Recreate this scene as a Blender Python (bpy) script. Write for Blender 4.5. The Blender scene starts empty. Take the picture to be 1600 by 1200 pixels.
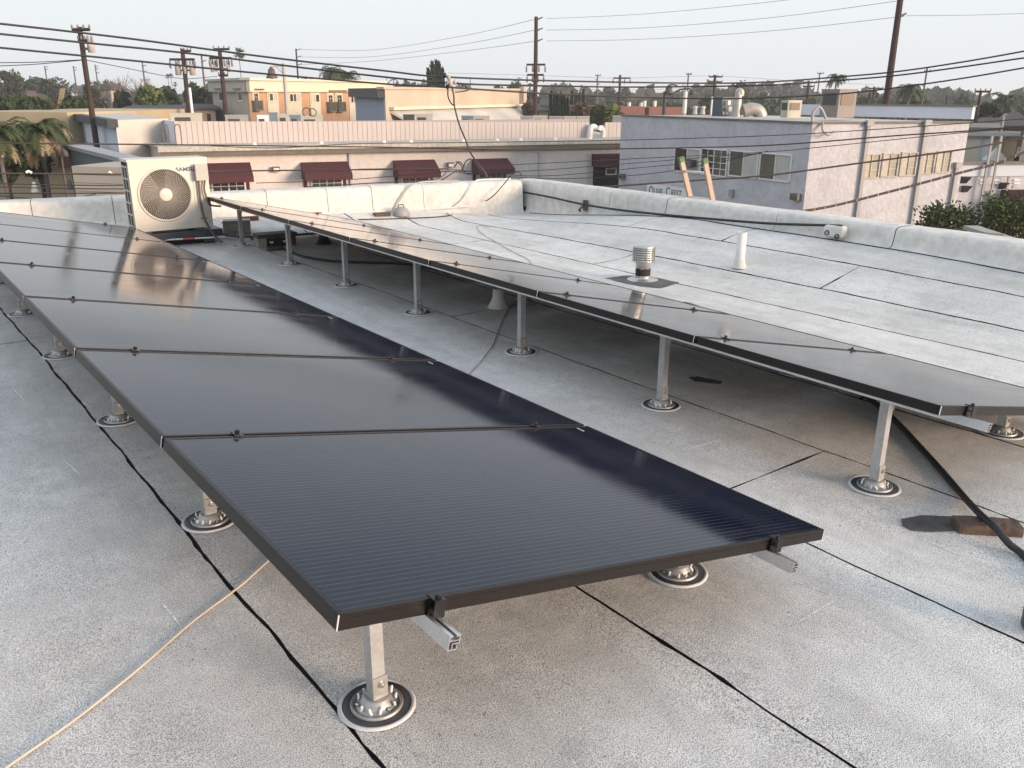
import bpy, math, random
from math import sin, cos, tan, pi, radians, sqrt, atan2, exp
from mathutils import Vector, Matrix
random.seed(7)
SC = bpy.context.scene
COL = SC.collection
# ------------------------------------------------------------------ camera
CAM = Vector((-0.555, -1.236, 1.426)); YAW = 0.65203; PIT = 0.32705; ROLL = 0.0040; FPX = 1342.1
cd = bpy.data.cameras.new('camera'); cam = bpy.data.objects.new('camera', cd); COL.objects.link(cam)
SC.camera = cam
F_ = Vector((sin(YAW)*cos(PIT), cos(YAW)*cos(PIT), -sin(PIT)))
R_ = Vector((cos(YAW), -sin(YAW), 0)); U_ = R_.cross(F_)
RR = R_*cos(ROLL)+U_*sin(ROLL); UU = U_*cos(ROLL)-R_*sin(ROLL)
mt = Matrix((RR, UU, -F_)).transposed().to_4x4(); mt.translation = CAM
cam.matrix_world = mt
cd.sensor_width = 36; cd.lens = FPX/1600*36; cd.clip_start = .05; cd.clip_end = 3000
# ------------------------------------------------------------------ sky, sun, exposure
SUN_AZ, SUN_EL = radians(155), radians(8.5)
W = bpy.data.worlds.new('World'); SC.world = W; W.use_nodes = True
nt = W.node_tree; nt.nodes.clear()
out = nt.nodes.new('ShaderNodeOutputWorld'); bg = nt.nodes.new('ShaderNodeBackground')
sky = nt.nodes.new('ShaderNodeTexSky'); sky.sky_type = 'NISHITA'; sky.sun_disc = False
sky.sun_elevation = SUN_EL; sky.sun_rotation = SUN_AZ; sky.dust_density = 3.0; sky.air_density = 1.0
tc = nt.nodes.new('ShaderNodeTexCoord'); sp = nt.nodes.new('ShaderNodeSeparateXYZ')
nt.links.new(tc.outputs['Generated'], sp.inputs[0])
rp = nt.nodes.new('ShaderNodeValToRGB'); rp.color_ramp.interpolation = 'EASE'
e = rp.color_ramp.elements
e[0].position = 0.0; e[0].color = (6.2, 6.5, 6.75, 1)
e[1].position = 1.0; e[1].color = (5.3, 6.3, 7.6, 1)
m_ = e.new(.25); m_.color = (6.9, 7.35, 7.7, 1)
m2_ = e.new(.55); m2_.color = (7.0, 7.65, 8.3, 1)
nt.links.new(sp.outputs['Z'], rp.inputs['Fac'])
mx = nt.nodes.new('ShaderNodeMix'); mx.data_type = 'RGBA'; mx.inputs[0].default_value = .86
nt.links.new(sky.outputs[0], mx.inputs[6]); nt.links.new(rp.outputs[0], mx.inputs[7])
nt.links.new(mx.outputs[2], bg.inputs['Color']); bg.inputs['Strength'].default_value = .10
nt.links.new(bg.outputs[0], out.inputs['Surface'])
sl = bpy.data.lights.new('sun', 'SUN'); sl.energy = 4.2; sl.angle = radians(24); sl.color = (1, .74, .54)
so = bpy.data.objects.new('sun', sl); COL.objects.link(so)
so.rotation_euler = (pi/2-SUN_EL, 0, -SUN_AZ+pi); so.location = (0, 0, 30)
_sd = Vector((sin(SUN_AZ)*cos(SUN_EL), cos(SUN_AZ)*cos(SUN_EL), sin(SUN_EL)))
so.rotation_euler = _sd.to_track_quat('Z', 'Y').to_euler()
SC.view_settings.view_transform = 'Standard'; SC.view_settings.look = 'None'
SC.view_settings.exposure = 0.60; SC.view_settings.gamma = 1.0
SC.render.engine = 'CYCLES'
GZ = -4.8
# ------------------------------------------------------------------ measuring helpers (photo pixel -> place)
def ray(x, y): return F_*FPX + RR*(x-800) - UU*(y-600)
def onz(x, y, z=0.0):
    d = ray(x, y); return CAM + d*((z-CAM.z)/d.z)
def at(x, y, dist):
    d = ray(x, y); return CAM + d*(dist/sqrt(d.x*d.x+d.y*d.y))
def sstep(t): t = max(0., min(1., t)); return t*t*(3-2*t)
def roofz(x, y):
    g = sstep((7.6-y)/3.2)*(0.55+.45*sstep((y+1)/4.0))
    a = .23*sstep((x-4.7)/1.5)*g
    b = .13*sstep((y-7.1)/.8)*(1-sstep((x-4.8)/1.2))
    return a+b
def onroof(x, y, lift=0.0):
    z = 0
    for _ in range(12):
        P = onz(x, y, z+lift); z = .5*z+.5*roofz(P.x, P.y)
    return Vector((P.x, P.y, roofz(P.x, P.y)+lift))
def hnoise(x, y=0., s=0.):
    return (sin(x*1.7+s)+sin(x*3.9+1.3+s*2)+.6*sin(x*9.1+y*3.1+s)+.5*sin(x*21.3+s*3+y*7)+.4*sin(x*47.0+s))/3.0
# ------------------------------------------------------------------ materials
MATS = {}
def mat(name, col, rough=.7, metal=0., n=None, spec=.5, bump=None, col2=None, coords='Object', grain=None, ior=None, emit=None):
    """n=(scale, amount) broad colour variation ; grain=(scale, amount) fine speckle ; bump=(scale, strength, dist)"""
    m = bpy.data.materials.new(name); m.use_nodes = True; MATS[name] = m
    t = m.node_tree; b = t.nodes['Principled BSDF']
    b.inputs['Roughness'].default_value = rough; b.inputs['Metallic'].default_value = metal
    b.inputs['Specular IOR Level'].default_value = spec
    if ior: b.inputs['IOR'].default_value = ior
    co = t.nodes.new('ShaderNodeTexCoord').outputs[coords]
    c4 = (*col, 1)
    src = None
    if n:
        nz = t.nodes.new('ShaderNodeTexNoise'); nz.inputs['Scale'].default_value = n[0]; nz.inputs['Detail'].default_value = 8
        nz.inputs['Roughness'].default_value = .65
        t.links.new(co, nz.inputs['Vector'])
        mr = t.nodes.new('ShaderNodeMapRange'); mr.inputs['From Min'].default_value = .3; mr.inputs['From Max'].default_value = .7
        t.links.new(nz.outputs[0], mr.inputs[0])
        mi = t.nodes.new('ShaderNodeMix'); mi.data_type = 'RGBA'
        mi.inputs[6].default_value = c4
        mi.inputs[7].default_value = (*(col2 if col2 else [v*(1-n[1]) for v in col]), 1)
        t.links.new(mr.outputs[0], mi.inputs[0]); src = mi.outputs[2]
    if grain:
        gz = t.nodes.new('ShaderNodeTexNoise'); gz.inputs['Scale'].default_value = grain[0]; gz.inputs['Detail'].default_value = 3
        t.links.new(co, gz.inputs['Vector'])
        mr = t.nodes.new('ShaderNodeMapRange'); mr.inputs['From Min'].default_value = .35; mr.inputs['From Max'].default_value = .62
        mr.inputs['To Min'].default_value = 1-grain[1]; mr.inputs['To Max'].default_value = 1+grain[1]*.4
        t.links.new(gz.outputs[0], mr.inputs[0])
        mu = t.nodes.new('ShaderNodeMix'); mu.data_type = 'RGBA'; mu.blend_type = 'MULTIPLY'; mu.inputs[0].default_value = 1
        if src: t.links.new(src, mu.inputs[6])
        else: mu.inputs[6].default_value = c4
        t.links.new(mr.outputs[0], mu.inputs[7]); src = mu.outputs[2]
    if src: t.links.new(src, b.inputs['Base Color'])
    else: b.inputs['Base Color'].default_value = c4
    if bump:
        bz = t.nodes.new('ShaderNodeTexNoise'); bz.inputs['Scale'].default_value = bump[0]; bz.inputs['Detail'].default_value = 5
        t.links.new(co, bz.inputs['Vector'])
        bp = t.nodes.new('ShaderNodeBump'); bp.inputs['Strength'].default_value = bump[1]; bp.inputs['Distance'].default_value = bump[2]
        t.links.new(bz.outputs[0], bp.inputs['Height']); t.links.new(bp.outputs[0], b.inputs['Normal'])
    if emit:
        b.inputs['Emission Color'].default_value = (*emit[0], 1); b.inputs['Emission Strength'].default_value = emit[1]
    return m

def roofing(name, lo, hi, dark, speck=.5):
    m = bpy.data.materials.new(name); m.use_nodes = True; MATS[name] = m
    t = m.node_tree; N = t.nodes; L = t.links; b = N['Principled BSDF']; b.inputs['Roughness'].default_value = .92
    b.inputs['Specular IOR Level'].default_value = .25
    co = N.new('ShaderNodeTexCoord').outputs['Object']
    def noise(s, d, r=.6, v=co):
        z = N.new('ShaderNodeTexNoise'); z.inputs['Scale'].default_value = s; z.inputs['Detail'].default_value = d; z.inputs['Roughness'].default_value = r
        L.new(v, z.inputs['Vector']); return z.outputs[0]
    def mr(s, a, b_, c, d):
        z = N.new('ShaderNodeMapRange'); z.inputs[1].default_value = a; z.inputs[2].default_value = b_; z.inputs[3].default_value = c; z.inputs[4].default_value = d
        L.new(s, z.inputs[0]); return z.outputs[0]
    def mix(f, a, c, mode='MIX'):
        z = N.new('ShaderNodeMix'); z.data_type = 'RGBA'; z.blend_type = mode
        if isinstance(f, (int, float)): z.inputs[0].default_value = f
        else: L.new(f, z.inputs[0])
        for i, q in ((6, a), (7, c)):
            if isinstance(q, tuple): z.inputs[i].default_value = q
            else: L.new(q, z.inputs[i])
        return z.outputs[2]
    mp = N.new('ShaderNodeMapping'); mp.inputs['Scale'].default_value = (1.6, .35, 1); L.new(co, mp.inputs['Vector'])
    big = mr(noise(.8, 8, .7), .35, .65, 0, 1)
    c = mix(big, (*lo, 1), (*hi, 1))
    streak = mr(noise(2.2, 9, .75, mp.outputs[0]), .42, .72, 0, .75)
    c = mix(streak, c, (*dark, 1))
    blot = mr(noise(3.1, 12, .78), .56, .62, 1.0, .89); c = mix(1.0, c, blot, 'MULTIPLY')
    pond = mr(noise(.55, 3, .4), .50, .515, 1.0, .93); c = mix(1.0, c, pond, 'MULTIPLY')
    grit = mr(noise(38, 2, .5), .70, .75, 1.0, .55); c = mix(1.0, c, grit, 'MULTIPLY')
    fine = noise(9, 9, .8); c = mix(1.0, c, mr(fine, .3, .7, .86, 1.1), 'MULTIPLY')
    vo = N.new('ShaderNodeTexNoise'); vo.inputs['Scale'].default_value = 330; vo.inputs['Detail'].default_value = 2
    L.new(co, vo.inputs['Vector'])
    vf = mr(vo.outputs[0], .36, .58, 1-speck, 1.12); c = mix(1.0, c, vf, 'MULTIPLY')
    v2 = noise(120, 3); c = mix(1.0, c, mr(v2, .30, .45, .62, 1.0), 'MULTIPLY')
    L.new(c, b.inputs['Base Color'])
    bp = N.new('ShaderNodeBump'); bp.inputs['Strength'].default_value = .5; bp.inputs['Distance'].default_value = .003
    L.new(vo.outputs[0], bp.inputs['Height'])
    b2 = N.new('ShaderNodeBump'); b2.inputs['Strength'].default_value = .35; b2.inputs['Distance'].default_value = .02
    L.new(noise(5, 5), b2.inputs['Height']); L.new(b2.outputs[0], bp.inputs['Normal'])
    L.new(bp.outputs[0], b.inputs['Normal'])
    return m
roofing('roof_grey', (.72, .70, .675), (.86, .845, .82), (.52, .50, .475), .62)
roofing('roof_mid', (.72, .70, .67), (.85, .835, .81), (.54, .52, .49), .5)
roofing('roof_white', (.66, .645, .61), (.80, .785, .755), (.47, .455, .42), .35)
mat('bitumen', (.018, .017, .016), .8, bump=(60, .5, .01))
mat('mastic', (.12, .13, .12), .8, n=(6, .5), bump=(40, .4, .01))
mat('mastic_dark', (.05, .047, .043), .75, n=(7, .6), col2=(.12, .115, .11), bump=(40, .4, .01))
mat('parapet', (.73, .695, .645), .85, n=(1.6, .24), grain=(14, .12), bump=(5, .3, .03))
mat('parapet_grime', (.42, .42, .39), .9, n=(4, .5), bump=(20, .4, .01))
mat('frame_black', (.014, .011, .010), .42, metal=.15, spec=.3, grain=(30, .15))
mat('frame_edge', (.75, .75, .74), .4, metal=.5)
mat('backsheet', (.02, .02, .022), .6)
mat('alu', (.66, .66, .66), .34, metal=.85, n=(9, .16), grain=(80, .07))
mat('alu_post', (.56, .56, .56), .42, metal=.6, n=(12, .2), grain=(70, .1))
mat('galv', (.46, .46, .45), .5, metal=.6, n=(35, .3), grain=(60, .1))
mat('steel', (.6, .58, .54), .3, metal=.9)
mat('void', (.012, .012, .012), .8)  # near-black fill standing in for shade inside hollows and openings
mat('rubber', (.035, .037, .045), .55, n=(14, .4), col2=(.07, .07, .075), bump=(60, .2, .003))
mat('sealant', (.66, .67, .69), .6, n=(20, .2), bump=(50, .4, .004))
mat('clamp', (.03, .03, .03), .35, metal=.6)
mat('ac_white', (.60, .55, .48), .45, n=(3, .07), grain=(40, .04))
mat('ac_dark', (.022, .02, .018), .7)
mat('ac_fin', (.055, .053, .05), .5, metal=.5, grain=(90, .5))
mat('logo_blue', (.05, .06, .16), .5)
mat('logo_green', (.03, .07, .055), .5)
mat('logo_red', (.30, .14, .13), .6)
mat('box_grey', (.42, .41, .39), .55, n=(5, .1))
mat('conduit_dark', (.10, .085, .07), .6)
mat('cable', (.018, .018, .018), .55)
mat('cable_brown', (.05, .035, .028), .65)
mat('cord_tan', (.56, .51, .42), .75, n=(6, .25))
mat('pvc', (.72, .70, .66), .5, n=(8, .12))
mat('red_tape', (.55, .07, .06), .6)
mat('wood_old', (.13, .085, .06), .8, n=(20, .55), col2=(.055, .038, .03), bump=(35, .6, .01))
mat('wood_red', (.20, .07, .04), .8, n=(14, .5), bump=(30, .5, .01))
mat('concrete', (.36, .34, .29), .9, n=(8, .3), grain=(60, .2), bump=(50, .4, .006))
mat('label_white', (.75, .75, .74), .6)
mat('vent_metal', (.62, .61, .58), .33, metal=.8, n=(14, .3))
mat('vent_dark', (.06, .065, .07), .5, metal=.3)
mat('fiberglass', (.38, .29, .21), .5, n=(8, .2))
mat('tip_green', (.07, .15, .06), .7)
mat('stucco_pink', (.68, .62, .585), .88, n=(.9, .17), grain=(7, .06), bump=(12, .5, .03))
mat('stucco_olive', (.545, .54, .575), .88, n=(.8, .22), grain=(5, .08), bump=(9, .6, .04))
mat('slat_pink', (.50, .45, .43), .7, n=(.8, .06))
mat('slat_gap', (.36, .31, .30), .8)
mat('ledge', (.55, .52, .46), .8, n=(1.2, .3), grain=(9, .2))
mat('cornice', (.17, .155, .13), .7, n=(2, .3))
mat('awning', (.075, .018, .024), .8, n=(5, .15))
mat('glass_dark', (.03, .032, .03), .18, spec=.6, n=(1.3, .5))
mat('glass_green', (.10, .11, .085), .2, spec=.6, n=(2, .5))
mat('blind', (.50, .49, .45), .6, n=(3, .2))
mat('blind_yellow', (.50, .44, .34), .6, n=(2, .15))
mat('blind_brown', (.36, .32, .25), .5, n=(2, .3))
mat('win_white', (.72, .71, .69), .5)
mat('trim_cream', (.66, .60, .47), .7, n=(2, .1))
mat('apt_orange', (.52, .31, .18), .85, n=(.6, .12), grain=(4, .06))
mat('tan_and_apt_shade', (.47, .40, .31), .85, n=(.6, .1))
mat('beige', (.50, .43, .34), .85, n=(.25, .28), grain=(2, .06))
mat('beige_end_shade', (.27, .32, .40), .8, n=(.4, .12))
mat('blue_and_shade', (.58, .62, .70), .8, n=(.6, .12))  # pale blue paint, also used as the colour of painted shade
mat('charcoal', (.045, .05, .06), .7, n=(1, .2))
mat('roofwhite', (.56, .53, .48), .85, n=(.4, .25))
mat('roofgrey', (.25, .24, .22), .9, n=(.9, .45), col2=(.42, .41, .38))
mat('tan_block', (.42, .37, .31), .85, n=(1, .1))
mat('darkteal', (.13, .15, .16), .8, n=(.6, .2))
mat('unit_beige', (.46, .45, .37), .6, n=(2, .15))
mat('unit_brown', (.24, .21, .195), .6, n=(2, .2))
mat('louvre_sunlit', (.17, .12, .09), .6)
mat('unit_blue', (.16, .22, .28), .6, n=(3, .2))
mat('unit_grey', (.30, .30, .30), .5, n=(3, .1))
mat('unit_teal', (.055, .08, .09), .55)
mat('grille', (.05, .05, .05), .6)
mat('rusty_duct', (.50, .49, .47), .5, metal=.5, n=(2.5, .5), col2=(.32, .27, .22))
mat('brick_red', (.17, .075, .06), .85, n=(2, .2), grain=(14, .15))
mat('tile_roof', (.24, .11, .08), .85, n=(2, .4))
mat('shingle', (.055, .05, .052), .85, n=(1.5, .3))
mat('yellow_wall', (.42, .34, .21), .8, n=(.7, .1))
mat('sign_blue', (.05, .05, .19), .6)
mat('pole_wood', (.052, .027, .021), .85, n=(3, .4), bump=(20, .4, .02))
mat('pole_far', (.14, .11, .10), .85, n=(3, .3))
mat('insulator', (.20, .18, .17), .5)
mat('transformer', (.52, .45, .42), .5, n=(4, .15))
mat('lamp_green', (.12, .085, .07), .6, n=(6, .3))
mat('lamp_dark', (.03, .035, .035), .6)
mat('pole_grey', (.36, .34, .32), .6)
mat('stone_red', (.45, .16, .08), .8)
mat('ground', (.10, .098, .09), .95, n=(.05, .5), col2=(.16, .14, .11))
mat('asphalt', (.055, .055, .055), .95, n=(.6, .3))
mat('concrete_far', (.36, .35, .34), .9, n=(.4, .2))
mat('bark', (.12, .09, .07), .9, n=(4, .4))
mat('bark_grey', (.22, .19, .18), .9, n=(4, .3))
mat('twig', (.17, .14, .135), .9)
def leafmat(name, a, b_, s=.5):
    mat(name, a, .75, n=(s, .5), col2=b_, spec=.25)
leafmat('leaf_dark', (.022, .040, .018), (.050, .070, .025), .6)
leafmat('leaf_mid', (.045, .075, .022), (.10, .12, .035), .8)
leafmat('leaf_light', (.09, .13, .03), (.16, .17, .05), .9)
leafmat('leaf_grey', (.035, .045, .030), (.06, .068, .045), .3)
leafmat('leaf_brown', (.13, .075, .035), (.07, .06, .03), .5)
leafmat('leaf_cypress', (.018, .032, .018), (.035, .05, .022), .6)
leafmat('palm_green', (.03, .05, .018), (.06, .078, .028), 1.5)
leafmat('palm_dry', (.34, .28, .18), (.20, .165, .10), 2.)
leafmat('leaf_gloss', (.028, .052, .012), (.075, .095, .02), 1.3)

def glass_panel():
    m = bpy.data.materials.new('panel_glass'); m.use_nodes = True; MATS['panel_glass'] = m
    t = m.node_tree; N = t.nodes; L = t.links; b = N['Principled BSDF']
    co = N.new('ShaderNodeTexCoord').outputs['Object']
    sp = N.new('ShaderNodeSeparateXYZ'); L.new(co, sp.inputs[0])
    def M(op, a, b_=None, c=None):
        z = N.new('ShaderNodeMath'); z.operation = op
        for i, q in enumerate((a, b_, c)):
            if q is None: continue
            if isinstance(q, (int, float)): z.inputs[i].default_value = q
            else: L.new(q, z.inputs[i])
        return z.outputs[0]
    def noise(s, d, r=.6, v=co):
        z = N.new('ShaderNodeTexNoise'); z.inputs['Scale'].default_value = s; z.inputs['Detail'].default_value = d; z.inputs['Roughness'].default_value = r
        L.new(v, z.inputs['Vector']); return z.outputs[0]
    X, Y = sp.outputs[0], sp.outputs[1]
    def lines(v, pitch, w):
        f = M('FRACT', M('DIVIDE', v, pitch)); d = M('ABSOLUTE', M('SUBTRACT', f, .5))
        return M('GREATER_THAN', d, .5-w/pitch/2)
    bus = lines(Y, .0192, .0022)
    gy = lines(Y, 1.005/6, .0022); gx = lines(X, 1.55/20, .0016); mid = M('LESS_THAN', M('ABSOLUTE', M('SUBTRACT', X, .79)), .005)
    gap = M('MAXIMUM', M('MAXIMUM', gy, gx), mid)
    c1 = N.new('ShaderNodeMix'); c1.data_type = 'RGBA'; c1.inputs[6].default_value = (.0026, .0055, .018, 1); c1.inputs[7].default_value = (.062, .082, .125, 1)
    L.new(M('MULTIPLY', bus, .62), c1.inputs[0])
    c2 = N.new('ShaderNodeMix'); c2.data_type = 'RGBA'; L.new(c1.outputs[2], c2.inputs[6]); c2.inputs[7].default_value = (.004, .005, .008, 1)
    L.new(M('MULTIPLY', gap, .85), c2.inputs[0])
    # a film of dust, wiped in places
    oi = N.new('ShaderNodeObjectInfo')
    wv = N.new('ShaderNodeVectorMath'); wv.operation = 'ADD'; L.new(co, wv.inputs[0]); 
    cb = N.new('ShaderNodeCombineXYZ'); L.new(M('MULTIPLY', oi.outputs['Random'], 40.), cb.inputs[0]); L.new(cb.outputs[0], wv.inputs[1])
    mp = N.new('ShaderNodeMapping'); mp.inputs['Scale'].default_value = (1.1, 2.6, 1); mp.inputs['Rotation'].default_value = (0, 0, .5); L.new(wv.outputs[0], mp.inputs['Vector'])
    n1 = noise(1.4, 7, .6, mp.outputs[0]); n2 = noise(7, 9, .75, mp.outputs[0])
    dust = N.new('ShaderNodeMapRange'); dust.inputs[1].default_value = .47; dust.inputs[2].default_value = .66; dust.inputs[3].default_value = .001; dust.inputs[4].default_value = .022
    L.new(M('ADD', M('MULTIPLY', n1, .6), M('MULTIPLY', n2, .4)), dust.inputs[0])
    c3 = N.new('ShaderNodeMix'); c3.data_type = 'RGBA'; L.new(c2.outputs[2], c3.inputs[6]); c3.inputs[7].default_value = (.50, .49, .46, 1)
    L.new(dust.outputs[0], c3.inputs[0]); L.new(c3.outputs[2], b.inputs['Base Color'])
    rg = N.new('ShaderNodeMapRange'); rg.inputs[1].default_value = .42; rg.inputs[2].default_value = .62; rg.inputs[3].default_value = .05; rg.inputs[4].default_value = .13
    L.new(M('ADD', M('MULTIPLY', n1, .7), M('MULTIPLY', n2, .3)), rg.inputs[0]); L.new(rg.outputs[0], b.inputs['Roughness'])
    b.inputs['IOR'].default_value = 1.27; b.inputs['Sheen Weight'].default_value = .05; b.inputs['Sheen Roughness'].default_value = .22; b.inputs['Sheen Tint'].default_value = (.9, .9, .9, 1); b.inputs['Specular IOR Level'].default_value = .5
    bp = N.new('ShaderNodeBump'); bp.inputs['Strength'].default_value = .04; bp.inputs['Distance'].default_value = .002
    L.new(noise(160, 2), bp.inputs['Height']); L.new(bp.outputs[0], b.inputs['Normal'])
glass_panel()
# ------------------------------------------------------------------ mesh building
class MB:
    def __init__(s): s.v = []; s.f = []; s.mi = []; s.sm = []; s.mats = []
    def m(s, name):
        if name not in s.mats: s.mats.append(name)
        return s.mats.index(name)
    def add(s, vs, fs, ma=None, smooth=False):
        o = len(s.v); s.v += [tuple(v) for v in vs]
        k = s.m(ma) if ma else 0
        for f in fs: s.f.append(tuple(o+i for i in f)); s.mi.append(k); s.sm.append(smooth)
        return s
    def box(s, a, b, ma=None, M=None):
        (x0, y0, z0), (x1, y1, z1) = a, b
        vs = [(x0, y0, z0), (x1, y0, z0), (x1, y1, z0), (x0, y1, z0), (x0, y0, z1), (x1, y0, z1), (x1, y1, z1), (x0, y1, z1)]
        if M is not None: vs = [M @ Vector(v) for v in vs]
        return s.add(vs, [(0, 3, 2, 1), (4, 5, 6, 7), (0, 1, 5, 4), (1, 2, 6, 5), (2, 3, 7, 6), (3, 0, 4, 7)], ma)
    def prism(s, poly, z0, z1, ma=None, M=None, cap=True):
        n = len(poly); vs = [(p[0], p[1], z0) for p in poly]+[(p[0], p[1], z1) for p in poly]
        a = sum(poly[i][0]*poly[(i+1) % n][1]-poly[(i+1) % n][0]*poly[i][1] for i in range(n))
        if M is not None: vs = [M @ Vector(v) for v in vs]
        fs = [(i, (i+1) % n, n+(i+1) % n, n+i) for i in range(n)]
        if cap: fs += [tuple(range(n))[::-1], tuple(range(n, 2*n))]
        if a < 0: fs = [f[::-1] for f in fs]
        return s.add(vs, fs, ma)
    def tube(s, pts, r, n=8, ma=None, cap=True, radii=None):
        pts = [Vector(p) for p in pts]; vs = []; fs = []
        up = None
        for i, p in enumerate(pts):
            d = (pts[min(i+1, len(pts)-1)]-pts[max(i-1, 0)])
            if d.length < 1e-9: d = Vector((0, 0, 1))
            d.normalize()
            if up is None:
                up = Vector((0, 0, 1)) if abs(d.z) < .9 else Vector((1, 0, 0))
            a = d.cross(up); 
            if a.length < 1e-5: a = d.cross(Vector((0, 1, 0)))
            a.normalize(); b = a.cross(d); b.normalize(); up = b
            rr = radii[i] if radii else r
            for k in range(n):
                t = 2*pi*k/n; vs.append(p+a*(cos(t)*rr)+b*(sin(t)*rr))
        for i in range(len(pts)-1):
            for k in range(n):
                fs.append((i*n+k, i*n+(k+1) % n, (i+1)*n+(k+1) % n, (i+1)*n+k))
        s.add(vs, fs, ma, n > 5)
        if cap: s.add(vs[:n], [tuple(range(n))[::-1]], ma); s.add(vs[-n:], [tuple(range(n))], ma)
        return s
    def lathe(s, prof, n=24, c=(0, 0, 0), ma=None, smooth=True, M=None):
        vs = []; fs = []
        for (r, z) in prof:
            for k in range(n): t = 2*pi*k/n; vs.append((c[0]+r*cos(t), c[1]+r*sin(t), c[2]+z))
        if M is not None: vs = [M @ Vector(v) for v in vs]
        for i in range(len(prof)-1):
            for k in range(n): fs.append((i*n+k, i*n+(k+1) % n, (i+1)*n+(k+1) % n, (i+1)*n+k))
        return s.add(vs, fs, ma, smooth)
    def quad(s, a, b, c, d, ma=None): return s.add([a, b, c, d], [(0, 1, 2, 3)], ma)
    def build(s, name, ma=None, parent=None, off=None):
        me = bpy.data.meshes.new(name)
        if off is None:
            o_ = Vector((0, 0, 0)); q = parent
            while q is not None: o_ += q.location; q = q.parent
        else: o_ = Vector(off)
        me.from_pydata([(v[0]-o_.x, v[1]-o_.y, v[2]-o_.z) for v in s.v], [], s.f)
        if ma and not s.mats: me.materials.append(MATS[ma])
        for k in s.mats: me.materials.append(MATS[k])
        for p, k, sm in zip(me.polygons, s.mi, s.sm): p.material_index = k; p.use_smooth = sm
        me.update()
        o = bpy.data.objects.new(name, me); COL.objects.link(o)
        if parent is not None: o.parent = parent
        return o
def tag(o, label=None, cat=None, group=None, kind=None):
    if label: o['label'] = label
    if cat: o['category'] = cat
    if group: o['group'] = group
    if kind: o['kind'] = kind
    return o
def thing(name, label, cat, loc=(0, 0, 0), rot=(0, 0, 0), group=None):
    o = bpy.data.objects.new(name, None); COL.objects.link(o); o.location = loc; o.rotation_euler = rot
    o.empty_display_size = .1
    return tag(o, label, cat, group)
def kids(o): return [c for c in bpy.data.objects if c.parent is o]
def copy_tree(o, parent=None):
    c = o.copy(); COL.objects.link(c); c.parent = parent
    for ch in kids(o): copy_tree(ch, c)
    return c
def bevel(o, w, seg=2):
    m = o.modifiers.new('bevel', 'BEVEL'); m.width = w; m.segments = seg; m.limit_method = 'ANGLE'; return o
def arc(pts, n=8):
    """smooth polyline through points (Catmull-Rom)"""
    P = [Vector(p) for p in pts]
    if len(P) < 3: return [P[0].lerp(P[-1], i/n) for i in range(n+1)]
    out = []
    for i in range(len(P)-1):
        p0 = P[max(i-1, 0)]; p1 = P[i]; p2 = P[i+1]; p3 = P[min(i+2, len(P)-1)]
        for k in range(n):
            t = k/n
            out.append(.5*((2*p1)+(p2-p0)*t+(2*p0-5*p1+4*p2-p3)*t*t+(3*p1-p0-3*p2+p3)*t**3))
    out.append(P[-1]); return out
# ================================================================== our roof
SEAMX = [-5.9, -5.05, -4.2, -3.35, -2.5, -1.62, -.72, .15, .99, 1.79, 2.52, 3.24, 3.9, 4.55, 5.12, 5.66, 6.55]
def ymax(x): return 7.38+.2126*(6.18-x)+.10
roof = MB()
nx, ny = 130, 160
for j in range(ny+1):
    for i in range(nx+1):
        x = -6.4+13.0*i/nx; y = -6.5+16*j/ny; y = min(y, ymax(x)); x_ = min(x, 6.5)
        roof.v.append((x_, y, roofz(x_, y)-.012))
for j in range(ny):
    for i in range(nx):
        a = j*(nx+1)+i; roof.f.append((a, a+1, a+nx+2, a+nx+1)); roof.mi.append(0); roof.sm.append(False)
flat_roof = tag(roof.build('flat_roof', 'bitumen'), 'flat roof deck of grey cap sheet strips under the solar panels', kind='structure')
CROSS = {6: [4.5], 7: [-1.6], 9: [.62], 8: [-1.9], 10: [3.47], 13: [4.3], 15: [5.0, 3.8], 12: [5.9], 11: [.9], 14: [2.4]}
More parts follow.
